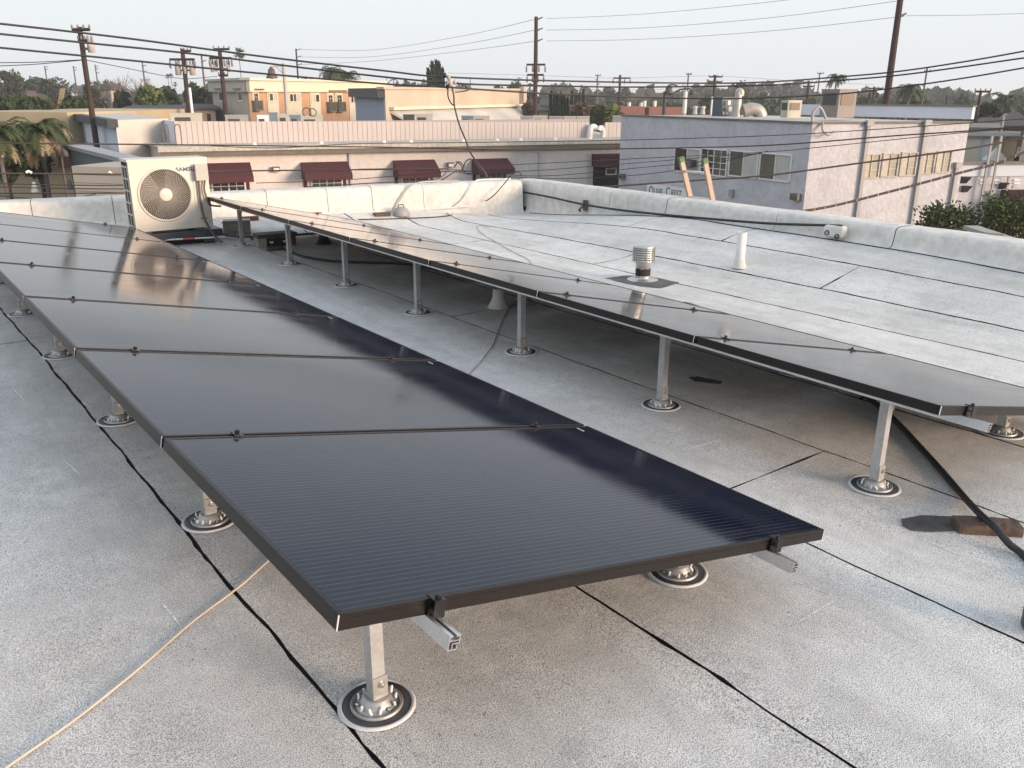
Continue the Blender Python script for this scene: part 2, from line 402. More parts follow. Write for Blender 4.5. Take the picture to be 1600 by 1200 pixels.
def sheet(i, y0, y1, lastx):
    b = MB(); x0, x1 = SEAMX[i], SEAMX[i+1]; nc = 5; st = .05
    n = max(2, int((y1-y0)/st)); 
    def edge(x, y, side, k):
        g = (.0045 if k == 7 else .0032 if k < 11 else .0065)+.003*abs(hnoise(y*1.3, 0, k*3.7)); g += .0025*max(0, hnoise(y*7, 0, k))+.002*hnoise(y*40, 0, k)
        return x+side*g+.012*hnoise(y*.35, 0, k*1.9)+.003*hnoise(y*3.1, 0, k*5.1)
    for j in range(n+1):
        y = y0+(y1-y0)*j/n
        xl = edge(x0, y, 1, i); xr = edge(x1, y, -1, i+1)
        for c in range(nc+1):
            u = c/nc; x = xl+(xr-xl)*u
            yy = y
            if j == 0: yy += .006+.006*hnoise(x*6, 0, i+y0)
            if j == n: yy -= .004+.006*hnoise(x*6, 0, i+y1)
            yy = min(yy, ymax(x))
            z = roofz(x, yy)+.0012*hnoise(x*2, yy*2, i)
            if c in (0, nc): z -= .001
            b.v.append((x, yy, z))
    k = nc+1
    for j in range(n):
        for c in range(nc):
            a = j*k+c; b.f.append((a, a+1, a+k+1, a+k)); b.mi.append(0); b.sm.append(True)
    # edge skirts
    def skirt(idx, rev):
        o = len(b.v)
        for q in idx: v = b.v[q]; b.v.append(v)
        o2 = len(b.v)
        for q in idx: v = b.v[q]; b.v.append((v[0], v[1], v[2]-.012))
        for q in range(len(idx)-1):
            f = (o+q, o+q+1, o2+q+1, o2+q); b.f.append(f[::-1] if rev else f); b.mi.append(1); b.sm.append(False)
    skirt([j*k for j in range(n+1)], True); skirt([j*k+nc for j in range(n+1)], False)
    skirt(list(range(k)), False); skirt([n*k+c for c in range(k)], True)
    xm = (x0+x1)/2
    b.mats = ['roof_grey' if xm < 2.2 else 'roof_mid' if xm < 3.6 else 'roof_white', 'bitumen']
    o = b.build('roofing_sheet', None, flat_roof)
    return o
for i in range(len(SEAMX)-1):
    ys = [-6.4]+sorted(CROSS.get(i, []))+[ymax(SEAMX[i])]
    for a, b_ in zip(ys[:-1], ys[1:]): sheet(i, a, b_, None)
# chalk strokes left by the layout crew, and stains: thin marks on the sheets
def stroke(pts, w, ma, name, lift=.0022, jag=.3):
    b = MB(); P = [onroof(x, y) for x, y in pts]; Q = []
    for a, c in zip(P[:-1], P[1:]):
        m = max(2, int((c-a).length/.03))
        for k in range(m): Q.append(a.lerp(c, k/m))
    Q.append(P[-1])
    for k, p in enumerate(Q):
        d = (Q[min(k+1, len(Q)-1)]-Q[max(k-1, 0)]).normalized(); nn = Vector((-d.y, d.x, 0))
        ww = w*(.5+jag*hnoise(k*.9, 0, p.x))*min(1, .25+.3*min(k, len(Q)-1-k))
        for s in (-1, 1):
            v = p+nn*ww*s; b.v.append((v.x, v.y, roofz(v.x, v.y)+lift))
    for k in range(len(Q)-1): b.f.append((2*k, 2*k+1, 2*k+3, 2*k+2)); b.mi.append(0); b.sm.append(False)
    return b.build(name, ma, flat_roof)
mat('chalk', (.86, .90, .86), .9, grain=(130, .5))
for pts in ([(1230, 905), (1300, 930)], [(1302, 940), (1248, 972)], [(246, 935), (272, 965), (284, 982)], [(20, 607), (37, 625)], [(100, 720), (125, 742)], [(535, 475), (560, 484)], [(1440, 842), (1505, 870)],
            [(652, 519), (690, 533)], [(700, 524), (670, 528)], [(1060, 705), (1130, 688)], [(820, 590), (850, 600)]):
    stroke(pts, .0055, 'chalk', 'chalk_mark')
def blob(poly, ma, name, lift=.003, parent=None, n=6, jit=.04):
    P = [onroof(x, y) for x, y in poly]; Q = []
    for i in range(len(P)):
        a, c = P[i], P[(i+1) % len(P)]; d = (c-a); nn = Vector((-d.y, d.x, 0))
        for k in range(n): Q.append(a+d*(k/n)+nn*(jit*hnoise(k*1.9+i, 0, a.x*3) if k else 0))
    c = sum(Q, Vector())/len(Q); b = MB()
    b.v = [(c.x, c.y, roofz(c.x, c.y)+lift+.001)]+[(q.x, q.y, roofz(q.x, q.y)+lift) for q in Q]
    for k in range(len(Q)): b.f.append((0, 1+k, 1+(k+1) % len(Q))); b.mi.append(0); b.sm.append(False)
    return b.build(name, ma, parent or flat_roof)
blob([(945, 435), (975, 431), (1010, 431), (1062, 442), (1032, 451), (1000, 448), (972, 442)], 'mastic', 'mastic_patch')
blob([(1408, 812), (1440, 806), (1497, 808), (1501, 829), (1455, 832), (1424, 830), (1410, 822)], 'mastic_dark', 'tar_stain', jit=.012)
blob([(1075, 590), (1090, 589), (1130, 597), (1125, 601), (1085, 597)], 'mastic_dark', 'tar_stain')
# the building under the roof
b = MB()
b.prism([(-6.5, -6.6), (6.52, -6.6), (6.52, 7.36), (-6.5, 10.15)], GZ, -.03, 'stucco_pink')
tag(b.build('building'), 'near building whose flat roof carries the solar arrays', 'building')
# ------------------------------------------------------------------ parapets
PROF = [(-.085, .0), (-.055, .014), (-.03, .045), (-.014, .12), (-.006, .22), (0, .33), (.02, .372), (.055, .39), (.16, .394), (.27, .388), (.305, .36), (.31, .2), (.31, -.5)]
def parapet(name, label, A, B, cuts, outn, dz=0.):
    A = Vector(A); B = Vector(B); d = (B-A); Lh = d.length; d.normalize(); out = Vector(outn)
    root = thing(name, label, 'parapet wall', (A.x, A.y, 0))
    def sec(s0, s1, inset, ma, nm, k):
        bb = MB(); n = max(2, int((s1-s0)/.09)); m = len(PROF)
        for j in range(n+1):
            s = s0+(s1-s0)*j/n
            for q, (u, z) in enumerate(PROF):
                p = A+d*s
                rz = roofz(p.x+out.x*(u-.02), p.y+out.y*(u-.02))-.004 if u < 0 else roofz(p.x, p.y)
                zz = rz+z*(.394-rz)/.394 if z >= 0 else z
                uu = u+inset*(1 if u < .1 else -1)+.006*hnoise(s*1.1, q*.3, 1)+.003*hnoise(s*4.3, q, 2)
                if q < 2: uu += .03*hnoise(s*.9, 0, 2)
                zz += dz-(inset if z > .3 else 0)+(.004*hnoise(s*1.3, q*.2, 5) if z > .05 else 0)-(inset if z < .3 else 0)
                v = p+out*uu; bb.v.append((v.x, v.y, zz))
        for j in range(n):
            for q in range(m-1):
                a = j*m+q; bb.f.append((a, a+1, a+m+1, a+m)); bb.mi.append(0); bb.sm.append(True)
        return bb.build(nm, ma, root)
    sec(0, Lh, .010, 'bitumen', 'parapet_core', 1)
    cs = [0]+cuts+[Lh]
    for k, (a, b_) in enumerate(zip(cs[:-1], cs[1:])): sec(a+.003, b_-.003, 0 if k % 2 else .002, 'parapet', 'membrane_section', k*1.7)
    if dz:
        bb = MB(); bb.tube([Vector((A.x+d.x*s*.1-out.x*(.10-.02*hnoise(s*.13, 0, 2)), A.y+d.y*s*.1, roofz(A.x-.1, A.y+d.y*s*.1)+.001)) for s in range(4, int(Lh*10), 2)], .006, 5, 'bitumen'); bb.build('base_seam', None, root)
    return root
CR = Vector((6.18, 7.38)); LD = Vector((-1, .2126)).normalized()
def cutL(px, py): p = onz(px, py, .3); return (Vector((p.x, p.y))-CR).dot(LD)
cl = sorted(cutL(x, 305) for x in (675, 582, 505, 405, 172, 60))
cl = [c for c in cl if c > .2]+[8.0, 9.6]
parapet('parapet', 'low white coated parapet along the far edge behind the AC unit, lit warm', (CR.x, CR.y, 0), (CR.x+LD.x*12.9, CR.y+LD.y*12.9, 0), cl, (.2126*.978, .978, 0))
def cutR(px, py): return 7.38-onz(px, py, .3).y
cr = sorted(cutR(x, y) for x, y in ((963, 310), (1052, 322), (1226, 345), (1422, 368)))
parapet('parapet', 'low white parapet along the right edge of the roof, in shade, with a black cable', (6.26, 7.62, 0), (6.26, -6.4, 0), [c+.24 for c in cr]+[8.2, 9.8, 11.4], (1, 0, 0), dz=-.003)
bpy.context.view_layer.update()
# ================================================================== solar arrays
LP = 1.055; PW = 1.58; PT = .033
def bar(b, x0, y0, x1, y1, ma): b.box((x0, y0, -PT), (x1, y1, 0), ma)
def make_panel():
    r = thing('solar_panel', '', 'solar panel', group='black framed solar panels in two tilted rows')
    L_ = LP-.018; f = MB(); w = .011
    for (x0, y0, x1, y1) in ((0, 0, PW, w), (0, L_-w, PW, L_), (0, w+.0005, w, L_-w-.0005), (PW-w, w+.0005, PW, L_-w-.0005)):
        f.box((x0, y0, -PT), (x1, y1, 0), 'frame_black')
    # inner flange under the panel and the small groove ledge on the outside
    f.box((w+.001, w+.001, -PT), (w+.028, L_-w-.001, -PT+.002), 'frame_black'); f.box((PW-w-.028, w+.001, -PT), (PW-w-.001, L_-w-.001, -PT+.002), 'frame_black')
    f.box((.03, -.0014, -.012), (PW-.03, -.0002, -.009), 'frame_black')
    fo = f.build('frame', None, r); bevel(fo, .0012, 1)
    for x in (-.0008, PW-.0002):
        c = MB(); c.box((x, -.0012, -PT+.001), (x+.0022, .001, -.001), 'frame_edge'); c.build('corner_seam', None, r)
    g = MB(); g.box((w+.0004, w+.0004, -.0060), (PW-w-.0004, L_-w-.0004, -.0018)); g.build('glass', 'panel_glass', r)
    bk = MB(); bk.box((w+.001, w+.001, -.0085), (PW-w-.001, L_-w-.001, -.0066)); bk.build('backsheet', 'backsheet', r)
    s = MB(); s.box((PW-.075, L_-.06, -.0017), (PW-.07, L_-.02, -.0013)); s.build('barcode_label', 'label_white', r)
    j = MB(); j.box((.7, .47, -.028), (.82, .55, -.0087)); j.build('junction_box', 'ac_dark', r)
    return r
ORD = ['nearest', 'second', 'third', 'fourth', 'fifth', 'sixth', 'seventh and farthest']
proto = make_panel()
T1 = radians(12.04); T2 = radians(12.70)
rows = [((0, 0, .5413), T1, 0., 'left', .2, 1.33), ((2.144, .0011, .4669), T2, radians(.5), 'right', .175, 1.28)]
first = True
def plane_pt(row, u, v, w=0.):
    (ox, oy, oz), t, yw = rows[row][:3]
    M_ = Matrix.Rotation(-yw, 4, 'Z') @ Matrix.Rotation(t, 4, 'Y')
    return Vector((ox, oy, oz)) + (M_ @ Vector((u, v, w)))
for ri, (o_, t, yw, side, u1, u2) in enumerate(rows):
    for k in range(7):
        p = proto if first else copy_tree(proto); first = False
        p.location = plane_pt(ri, .004*hnoise(k*3.1, 0, ri), k*LP, .0015*hnoise(k*2.3, 0, ri)); p.rotation_euler = (0, t, -yw)
        if k == 0: base = 'solar panel at the near end of the %s row, its brown-black front frame fully exposed' % side
        elif k == 6: base = 'solar panel at the far end of the %s row, seventh from the near end' % side
        else: base = '%s solar panel from the near end of the %s row' % (ORD[k], side)
        p['label'] = base
# rails with their clamps
def make_rail(label, ri, u, grp, near):
    r = thing('mounting_rail', label, 'mounting rail', group=grp)
    r.location = plane_pt(ri, u, 0); r.rotation_euler = (0, rows[ri][1], -rows[ri][2])
    y0, y1 = -.085, 7*LP+.1; z = -PT-.001; H = .031; b = MB()
    b.box((-.013, y0, z-H), (-.011, y1, z), 'alu'); b.box((.011, y0, z-H+.012), (.013, y1, z), 'alu')
    b.box((-.0109, y0, z-.0035), (-.004, y1, z-.0005), 'alu'); b.box((.004, y0, z-.0035), (.0109, y1, z-.0005), 'alu')
    b.box((-.0109, y0, z-.0125), (.0109, y1, z-.0105), 'alu'); b.box((-.0109, y0, z-H+.0003), (.008, y1, z-H+.0023), 'alu')
    b.box((-.0025, y0, z-H+.0125), (.0109, y1, z-H+.0145), 'alu'); b.box((-.0045, y0, z-H+.0024), (-.0026, y1, z-H+.0145), 'alu')
    b.box((.0061, y0, z-H+.0024), (.008, y1, z-H+.009), 'alu')
    b.box((-.0105, y0+.010, z-H+.0026), (.0105, y0+.012, z-.013), 'void')  # black plate paints the shade inside the open rail end
    b.build('rail_profile', None, r, off=(0, 0, 0))
    for k in range(8):
        y = k*LP-.009; c = MB(); bt = MB()
        if k in (0, 7):
            sgn = -1 if k == 0 else 1
            yy = -.0005 if k == 0 else 7*LP-.0175
            a, e_ = sorted((yy, yy+sgn*.024)); 
            c.box((-.013, min(yy+sgn*.003, yy+sgn*.006), z-.001), (.013, max(yy+sgn*.003, yy+sgn*.006), .004), 'clamp')
            c.box((-.013, min(yy-sgn*.008, yy+sgn*.024), .0042), (.013, max(yy-sgn*.008, yy+sgn*.024), .0075), 'clamp')
            c.box((-.013, min(yy+sgn*.021, yy+sgn*.024), -.03), (.013, max(yy+sgn*.021, yy+sgn*.024), .004), 'clamp')
            c.box((-.013, min(yy+sgn*.0065, yy+sgn*.0205), -.014), (.013, max(yy+sgn*.0065, yy+sgn*.0205), -.011), 'clamp')
            bt.lathe([(0, .016), (.0065, .015), (.0065, .0078), (.0095, .0077)], 8, (0, yy+sgn*.013, 0), 'clamp', False)
            nm = 'end_clamp'
        else:
            c.box((-.013, y-.017, .0018), (.013, y+.017, .0052), 'clamp')
            c.box((-.012, y-.006, -.03), (.012, y-.0035, .0017), 'clamp'); c.box((-.012, y+.0035, -.03), (.012, y+.006, .0017), 'clamp')
            bt.lathe([(0, .016), (.007, .015), (.007, .0054), (.010, .0053)], 8, (0, y, 0), 'clamp', False)
            nm = 'mid_clamp'
        co = c.build(nm, None, r, off=(0, 0, 0)); bo = bt.build('bolt', None, co, off=(0, 0, 0))
    return r
make_rail('aluminium rail under the high left side of the left row, open end poking out', 0, .205, 'aluminium rails carrying the panels', 1)
make_rail('aluminium rail under the left row near its low right edge, stub end showing', 0, 1.325, 'aluminium rails carrying the panels', 1)
make_rail('long bright aluminium rail under the high front edge of the right row', 1, .195, 'aluminium rails carrying the panels', 1)
make_rail('aluminium rail under the low back edge of the right row, mostly hidden', 1, 1.22, 'aluminium rails carrying the panels', 1)
# standoffs
def make_standoff(h, fine, seed=3):
    r = thing('standoff_post', '', 'standoff', group='flashed standoff posts under the solar rows')
    b = MB(); b.lathe([(.083, .0), (.084, .004), (.088, .0065), (.093, .006), (.096, .001)], 40); b.v = [(x*(1+.012*hnoise(atan2(y, x)*2.3, 0, seed)), y*(1+.012*hnoise(atan2(y, x)*2.3, 0, seed)), z) for x, y, z in b.v]; s = b.build('sealant_bead', 'sealant', r)
    b = MB(); b.lathe([(0, .004), (.06, .0045), (.0845, .0048), (.0848, .001)], 40); b.build('rubber_pad', 'rubber', r)
    b = MB(); b.lathe([(.055, .005), (.057, .010), (.062, .012), (.0645, .009), (.065, .004)], 40); b.build('flashing_ring', 'galv', r)
    b = MB(); b.lathe([(.0535, .005), (.052, .008), (.041, .009), (.040, .016), (.037, .018), (.034, .029), (.027, .032), (0, .032)], 32, ma='galv'); b.build('collar', None, r)
    scr = []
    rnd = random.Random(seed)
    big = MB()
    for k in range(12):
        a = 2*pi*k/12+.2+rnd.uniform(-.07, .07); c = Vector((cos(a)*.0475, sin(a)*.0475, .007)); q = MB()
        tilt = Vector((rnd.uniform(-.4, .4), rnd.uniform(-.4, .4), 1)).normalized()
        tgt = q if fine else big
        if k % 4 == 1: tgt.lathe([(0, .010), (.003, .0095), (.0055, .007), (.006, .0)], 8, c, 'steel', False)
        else: tgt.tube([c, c+tilt*.009, c+tilt*.016+Vector((rnd.uniform(-.004, .004), rnd.uniform(-.004, .004), 0))], .0035, 6, 'label_white', radii=[.0036, .0040, .0028])
        if fine: q.build('screw', None, r)
    if not fine: tag(big.build('screw_ring', None, r), kind='stuff')
    b = MB(); w = .0170; t = .0022
    z0 = .034
    b.box((-w, -w, z0), (w, -w+t, h), 'alu_post'); b.box((-w, w-t, z0), (w, w, h), 'alu_post')
    b.box((-w, -w+t+.0001, z0), (-w+t, w-t-.0001, h), 'alu_post'); b.box((w-t, -w+t+.0001, z0), (w, w-t-.0001, h), 'alu_post')
    b.box((-w+t+.001, -w+t+.001, h-.012), (w-t-.001, w-t-.001, h-.006), 'alu_post')
    po = b.build('post', None, r)
    hb = min(.092, h*.6)
    b = MB(); b.box((-.020, -.0212, .0322), (.022, -.0172, hb), 'galv'); b.box((-.0205, -.0171, .0322), (.0225, .021, .0355), 'galv'); b.box((.0172, -.0170, .0357), (.0205, .021, hb*.8), 'galv'); bo = b.build('bracket', None, r); bevel(bo, .001, 1)
    zb = hb*.78
    M_ = Matrix.Translation((.003, -.0213, zb)) @ Matrix.Rotation(pi/2, 4, 'X')
    b = MB(); b.lathe([(0, .011), (.0035, .0105), (.0035, .007), (.0068, .0068), (.0068, .0020), (.0098, .0018), (.0098, 0)], 12, ma='steel', smooth=False, M=M_); b.build('bolt', None, bo)
    # foot that hooks the rail
    b = MB(); b.box((w+.0005, -.02, h-.05), (w+.004, .02, h+.035), 'alu'); b.build('rail_foot', None, r)
    return r
heights = {}
def feet(ri, u, ys, h, names, nfine):
    pr = {}
    for k, y in enumerate(ys):
        fine = k < nfine
        if fine or fine not in pr: p = pr[fine] = make_standoff(h, fine, 3+k+int(10*u)+ri*5)
        else: p = copy_tree(pr[fine])
        c = plane_pt(ri, u, y); c.x += {(0, .205): .042, (0, 1.325): .0, (1, .195): .03, (1, 1.22): -.0}[(ri, u)]
        p.location = (c.x, y, .0012); p.rotation_euler = (0, 0, radians(2.0*hnoise(k*2.7, 0, ri+u)))
        p['label'] = names(k, len(ys))
def ordn(k, n): return 'nearest' if k == 0 else 'farthest' if k == n-1 else ['', 'second', 'third', 'fourth', 'fifth', 'sixth'][k]
def hgt(ri, u): return plane_pt(ri, u, 1).z-(PT+.032)
feet(0, .205, [.35, 1.55, 2.77, 4.04, 5.24, 6.45], hgt(0, .205), lambda k, n: '%s square standoff post on its round flashing under the left edge of the left row' % ordn(k, n), 2)
feet(0, 1.325, [.33, 1.55, 2.77, 4.04, 5.24, 6.45], hgt(0, 1.325), lambda k, n: '%s short standoff beneath the low right edge of the left row' % ordn(k, n), 1)
feet(1, .195, [.30, 1.42, 2.53, 3.69, 4.77, 5.85, 7.01], hgt(1, .175), lambda k, n: '%s tall standoff post along the front edge of the right row' % ordn(k, n), 2)
feet(1, 1.22, [.27, 1.34, 2.44, 3.5, 4.57, 5.54, 6.6], hgt(1, 1.22), lambda k, n: '%s short standoff beneath the back edge of the right row' % ordn(k, n), 1)
# ================================================================== things on the roof
def text_mesh(s, size, name, ma, parent, M_, ext=.0006, sx=1.0, spacing=1.0, bold=0.0):
    cu = bpy.data.curves.new(name, 'FONT'); cu.body = s; cu.size = size; cu.extrude = ext; cu.space_character = spacing; cu.resolution_u = 3; cu.offset = bold
    o = bpy.data.objects.new(name, cu); COL.objects.link(o); bpy.context.view_layer.update()
    me = bpy.data.meshes.new_from_object(o.evaluated_get(bpy.context.evaluated_depsgraph_get()))
    bpy.data.objects.remove(o); bpy.data.curves.remove(cu)
    me.transform(M_ @ Matrix.Diagonal((sx, 1, 1, 1))); me.materials.clear(); me.materials.append(MATS[ma]); me.name = name
    o = bpy.data.objects.new(name, me); COL.objects.link(o); o.parent = parent
    return o
# --- outdoor AC unit
ac = thing('ac_unit', 'cream outdoor air conditioner with one round fan at the far end of the left row', 'air conditioner', (1.527, 7.25, .18), (0, 0, radians(-1))); ac.scale = (1.033,)*3
AW, AD, AH = .69, .26, .612
FX, FZ, FR = .29, .318, .228
def face_with_hole(b, w, h, cx, cz, r, y, ma, n=48):
    vs = []; 
    for k in range(n):
        a = 2*pi*k/n; dx, dz = cos(a), sin(a)
        ts = []
        if dx > 1e-6: ts.append((w-cx)/dx)
        if dx < -1e-6: ts.append(-cx/dx)
        if dz > 1e-6: ts.append((h-cz)/dz)
        if dz < -1e-6: ts.append(-cz/dz)
        t = min(ts); vs.append((cx+dx*r, y, cz+dz*r)); vs.append((cx+dx*t, y, cz+dz*t))
    # corners
    fs = []
    for k in range(n):
        q = (k+1) % n; a, c = vs[2*k+1], vs[2*q+1]
        o = [2*k, 2*k+1, 2*q+1, 2*q]
        if abs(a[0]-c[0]) > 1e-6 and abs(a[2]-c[2]) > 1e-6:
            xx = w if max(a[0], c[0]) > w-1e-4 else 0.; zz = h if max(a[2], c[2]) > h-1e-4 else 0.
            vs.append((xx, y, zz)); o = [2*k, 2*k+1, len(vs)-1, 2*q+1, 2*q]
        fs.append(tuple(o))
    b.add(vs, fs, ma)
b = MB()
face_with_hole(b, AW, AH, FX, FZ, FR, 0, 'ac_white')
b.box((0.002, .003, AH-.004), (AW-.002, AD, AH), 'ac_white'); b.box((0.002, .003, 0), (AW-.002, AD, .004), 'ac_white')
b.box((AW-.004, .002, .005), (AW, AD, AH-.005), 'ac_white'); b.box((.005, AD-.004, .005), (AW-.005, AD, AH-.005), 'ac_white')
b.box((0, .002, .005), (.003, .03, AH-.0045), 'ac_white'); b.box((0, AD-.03, .005), (.003, AD-.001, AH-.0045), 'ac_white')
b.box((-.006, -.006, AH+.0005), (AW+.006, AD+.006, AH+.022), 'ac_white')
body = b.build('casing', None, ac, off=(0, 0, 0))
b = MB()
for (x0, z0, x1, z1) in ((.045, AH-.055, AW-.17, AH-.052), (.045, AH-.030, AW-.17, AH-.027), (.04, .055, .5, .058), (.04, .028, .5, .031)):
    b.box((x0, -.0035, z0), (x1, -.0004, z1), 'ac_white')
tag(b.build('pressed_rib', None, body, off=(0, 0, 0)), kind='stuff')
b = MB(); b.box((.545, -.006, .055), (.672, -.0005, .43), 'ac_white')
for z in (.13, .2, .27, .34, .39): b.box((.55, -.0075, z), (.667, -.0062, z+.003), 'ac_white')
bevel(b.build('service_cover', None, ac, off=(0, 0, 0)), .002, 2)
b = MB(); b.box((.575, -.0082, .078), (.645, -.0077, .087)); b.build('red_label', 'logo_red', ac, off=(0, 0, 0))
b = MB(); b.lathe([(FR, .0), (FR, -.09), (0, -.09)], 40, ma='ac_dark', M=Matrix.Translation((FX, .001, FZ)) @ Matrix.Rotation(pi/2, 4, 'X')); b.build('fan_well', None, ac, off=(0, 0, 0))
b = MB()
for k in range(3):
    a0 = 2*pi*k/3; vs = []
    for i in range(7):
        a = a0+i*.24
        for r_ in (.05, .215): vs.append((FX+cos(a)*r_, .055-i*.006, FZ+sin(a)*r_))
    b.add(vs, [(2*i, 2*i+1, 2*i+3, 2*i+2) for i in range(6)], 'ac_fin', True)
b.build('fan_blade', None, ac, off=(0, 0, 0))
MX = Matrix.Translation((FX, 0, FZ)) @ Matrix.Rotation(pi/2, 4, 'X')
b = MB(); b.lathe([(FR-.006, -.004), (FR-.004, .008), (FR+.004, .012), (FR+.012, .009), (FR+.016, .001)], 64, M=MX); b.build('grille_rim', 'ac_white', ac, off=(0, 0, 0))
b = MB()
for ring in range(1, 15):
    r_ = .062+ring*.0114; pts = [MX @ Vector((cos(2*pi*k/48)*r_, sin(2*pi*k/48)*r_, .006+.012*(1-ring/15))) for k in range(49)]
    b.tube(pts, .0008, 4, cap=False)
for k in range(64):
    a = 2*pi*k/64; pts = []
    for i in range(6):
        t = i/5; r_ = .06+t*(FR-.065); aa = a+.55*t*(1 if t < .8 else 1); pts.append(MX @ Vector((cos(aa)*r_, sin(aa)*r_, .007+.012*(1-t))))
    b.tube(pts, .0012, 4, cap=False)
b.build('fan_grille', 'ac_white', ac, off=(0, 0, 0))
b = MB(); b.lathe([(0, .024), (.05, .023), (.058, .019), (.06, .008)], 32, M=MX); b.build('grille_hub', 'ac_white', ac, off=(0, 0, 0))
b = MB(); b.box((.0035, .031, .03), (.006, AD-.031, AH-.03), 'ac_fin'); b.build('coil', None, ac, off=(0, 0, 0))
b = MB()
for k in range(6): z = .035+k*(AH-.085)/5; b.box((-.004, .03, z), (.0018, AD-.03, z+.014), 'ac_white')
for y in (.03, .125, .216): b.box((-.0045, y, .035), (.0022, y+.012, AH-.036), 'ac_white')
b.build('side_guard', None, ac, off=(0, 0, 0))
text_mesh('SAMSUNG', .047, 'logo_lettering', 'logo_blue', ac, Matrix.Translation((.405, -.0012, .518)) @ Matrix.Rotation(pi/2, 4, 'X'), sx=1.18, bold=.0016)
for x in (.06, .52):
    b = MB(); b.box((x, -.01, -.025), (x+.07, AD+.03, -.0005), 'vent_dark'); b.build('foot', None, ac, off=(0, 0, 0))
pl = MB(); P0 = ac.location
M_ = Matrix.Translation((P0.x, P0.y, 0)) @ Matrix.Rotation(radians(-1), 4, 'Z')
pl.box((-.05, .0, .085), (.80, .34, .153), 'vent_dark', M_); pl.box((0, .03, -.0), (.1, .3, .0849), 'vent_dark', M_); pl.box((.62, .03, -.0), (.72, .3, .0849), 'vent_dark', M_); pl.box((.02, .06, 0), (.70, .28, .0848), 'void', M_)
tag(bevel(pl.build('platform'), .006), 'low black sleeper platform under the AC unit', 'platform')
# disconnect box in front of it
def box_at(name, label, cat, ctr, size, ma, rot=0., bev=.004, group=None, build=True):
    b = MB(); x, y, z = size; M_ = Matrix.Rotation(rot, 4, 'Z')
    b.box((-x/2, -y/2, 0), (x/2, y/2, z), ma, M_)
    r = b.build(name, None, None); r.location = ctr
    if bev: bevel(r, bev)
    return tag(r, label, cat, group)
acn = Matrix.Translation(P0) @ Matrix.Rotation(radians(-1), 4, 'Z') @ Matrix.Scale(1.033, 4)
dbx = thing('disconnect_box', 'small grey electrical disconnect box fixed at the upper right of the AC unit', 'electrical box', acn @ Vector((.615, -.065, .435)), (0, 0, radians(-4)))
b = MB(); b.box((-.052, 0, 0), (.055, .055, .145), 'box_grey'); bevel(b.build('enclosure', None, dbx, off=(0, 0, 0)), .004)
b = MB(); b.box((-.056, -.006, -.004), (.059, -.0005, .149), 'box_grey'); bevel(b.build('cover', None, dbx, off=(0, 0, 0)), .002)
for s, pts in ((0, [(-.03, .03, 0), (-.03, .03, -.2), (-.015, .02, -.36), (.05, 0, -.52), (.12, -.03, -.60)]), (1, [(.03, .03, 0), (.015, .03, -.09), (.03, .03, -.17), (.06, .04, -.24), (.16, .05, -.26)])):
    b = MB(); b.tube(arc(pts, 6), .0105 if s == 0 else .009, 8, 'conduit_dark'); b.build('flexible_conduit', None, dbx, off=(0, 0, 0))
# pipes near the wall
def pipe(name, label, cat, pts, r, ma, smooth=True, n=8, group=None, bands=None):
    P = arc(pts, 8) if smooth else [Vector(p) for p in pts]
    b = MB(); b.tube(P, r, n, ma); o = b.build(name); tag(o, label, cat, group)
    for (i, j, m2, nm) in (bands or []):
        bb = MB(); bb.tube([P[0].lerp(P[-1], i), P[0].lerp(P[-1], j)], r*1.12, n, m2); bb.build(nm, None, o)
    return o
def rp(x, y, lift): return onroof(x, y, lift)
pipe('conduit_pipe', 'white pipe with a red band lying in front of the AC unit', 'pipe', [rp(236, 376, .075), rp(352, 370, .075)], .008, 'pvc', False, bands=[(.42, .58, 'red_tape', 'red_band')])
pipe('conduit_pipe', 'grey conduit running from the AC unit towards the two stacked blocks', 'pipe', [rp(338, 358, .03), rp(352, 367, .03), rp(400, 370, .03), rp(462, 367, .03), rp(500, 364, .03)], .013, 'conduit_dark')
def wallL(px, py, z, off=-.02):
    """point on the inner face of the far parapet under photo pixel px"""
    d = ray(px, py); nrm = Vector((.2126, 1, 0)).normalized(); k = (Vector((CR.x, CR.y, 0))-CAM).dot(nrm)/d.dot(nrm)
    p = CAM+d*k; return Vector((p.x, p.y, z if z is not None else p.z))+nrm*off
pipe('conduit_pipe', 'thin white conduit with a red band along the foot of the far parapet', 'pipe', [wallL(336, 338, None, -.10), wallL(470, 333, None, -.09), wallL(640, 327, None, -.08), wallL(735, 321, None, -.08)], .008, 'pvc', True, bands=[(.33, .38, 'red_tape', 'red_band')])
pipe('conduit_pipe', 'thin grey conduit bent over the far parapet above the domed vent', 'pipe', [wallL(604, 331, None, -.06), wallL(614, 325, None, -.05), wallL(634, 296, None, -.035), wallL(645, 288, None, -.03), wallL(668, 284, None, .03), wallL(720, 283.5, None, .05)], .009, 'galv')
pipe('conduit_pipe', 'second thin conduit climbing the far parapet left of the roof corner', 'pipe', [wallL(708, 322, None, -.05), wallL(722, 311, None, -.035), wallL(740, 286, None, -.03), wallL(752, 281, None, .02), wallL(800, 280, None, .04)], .009, 'pvc')
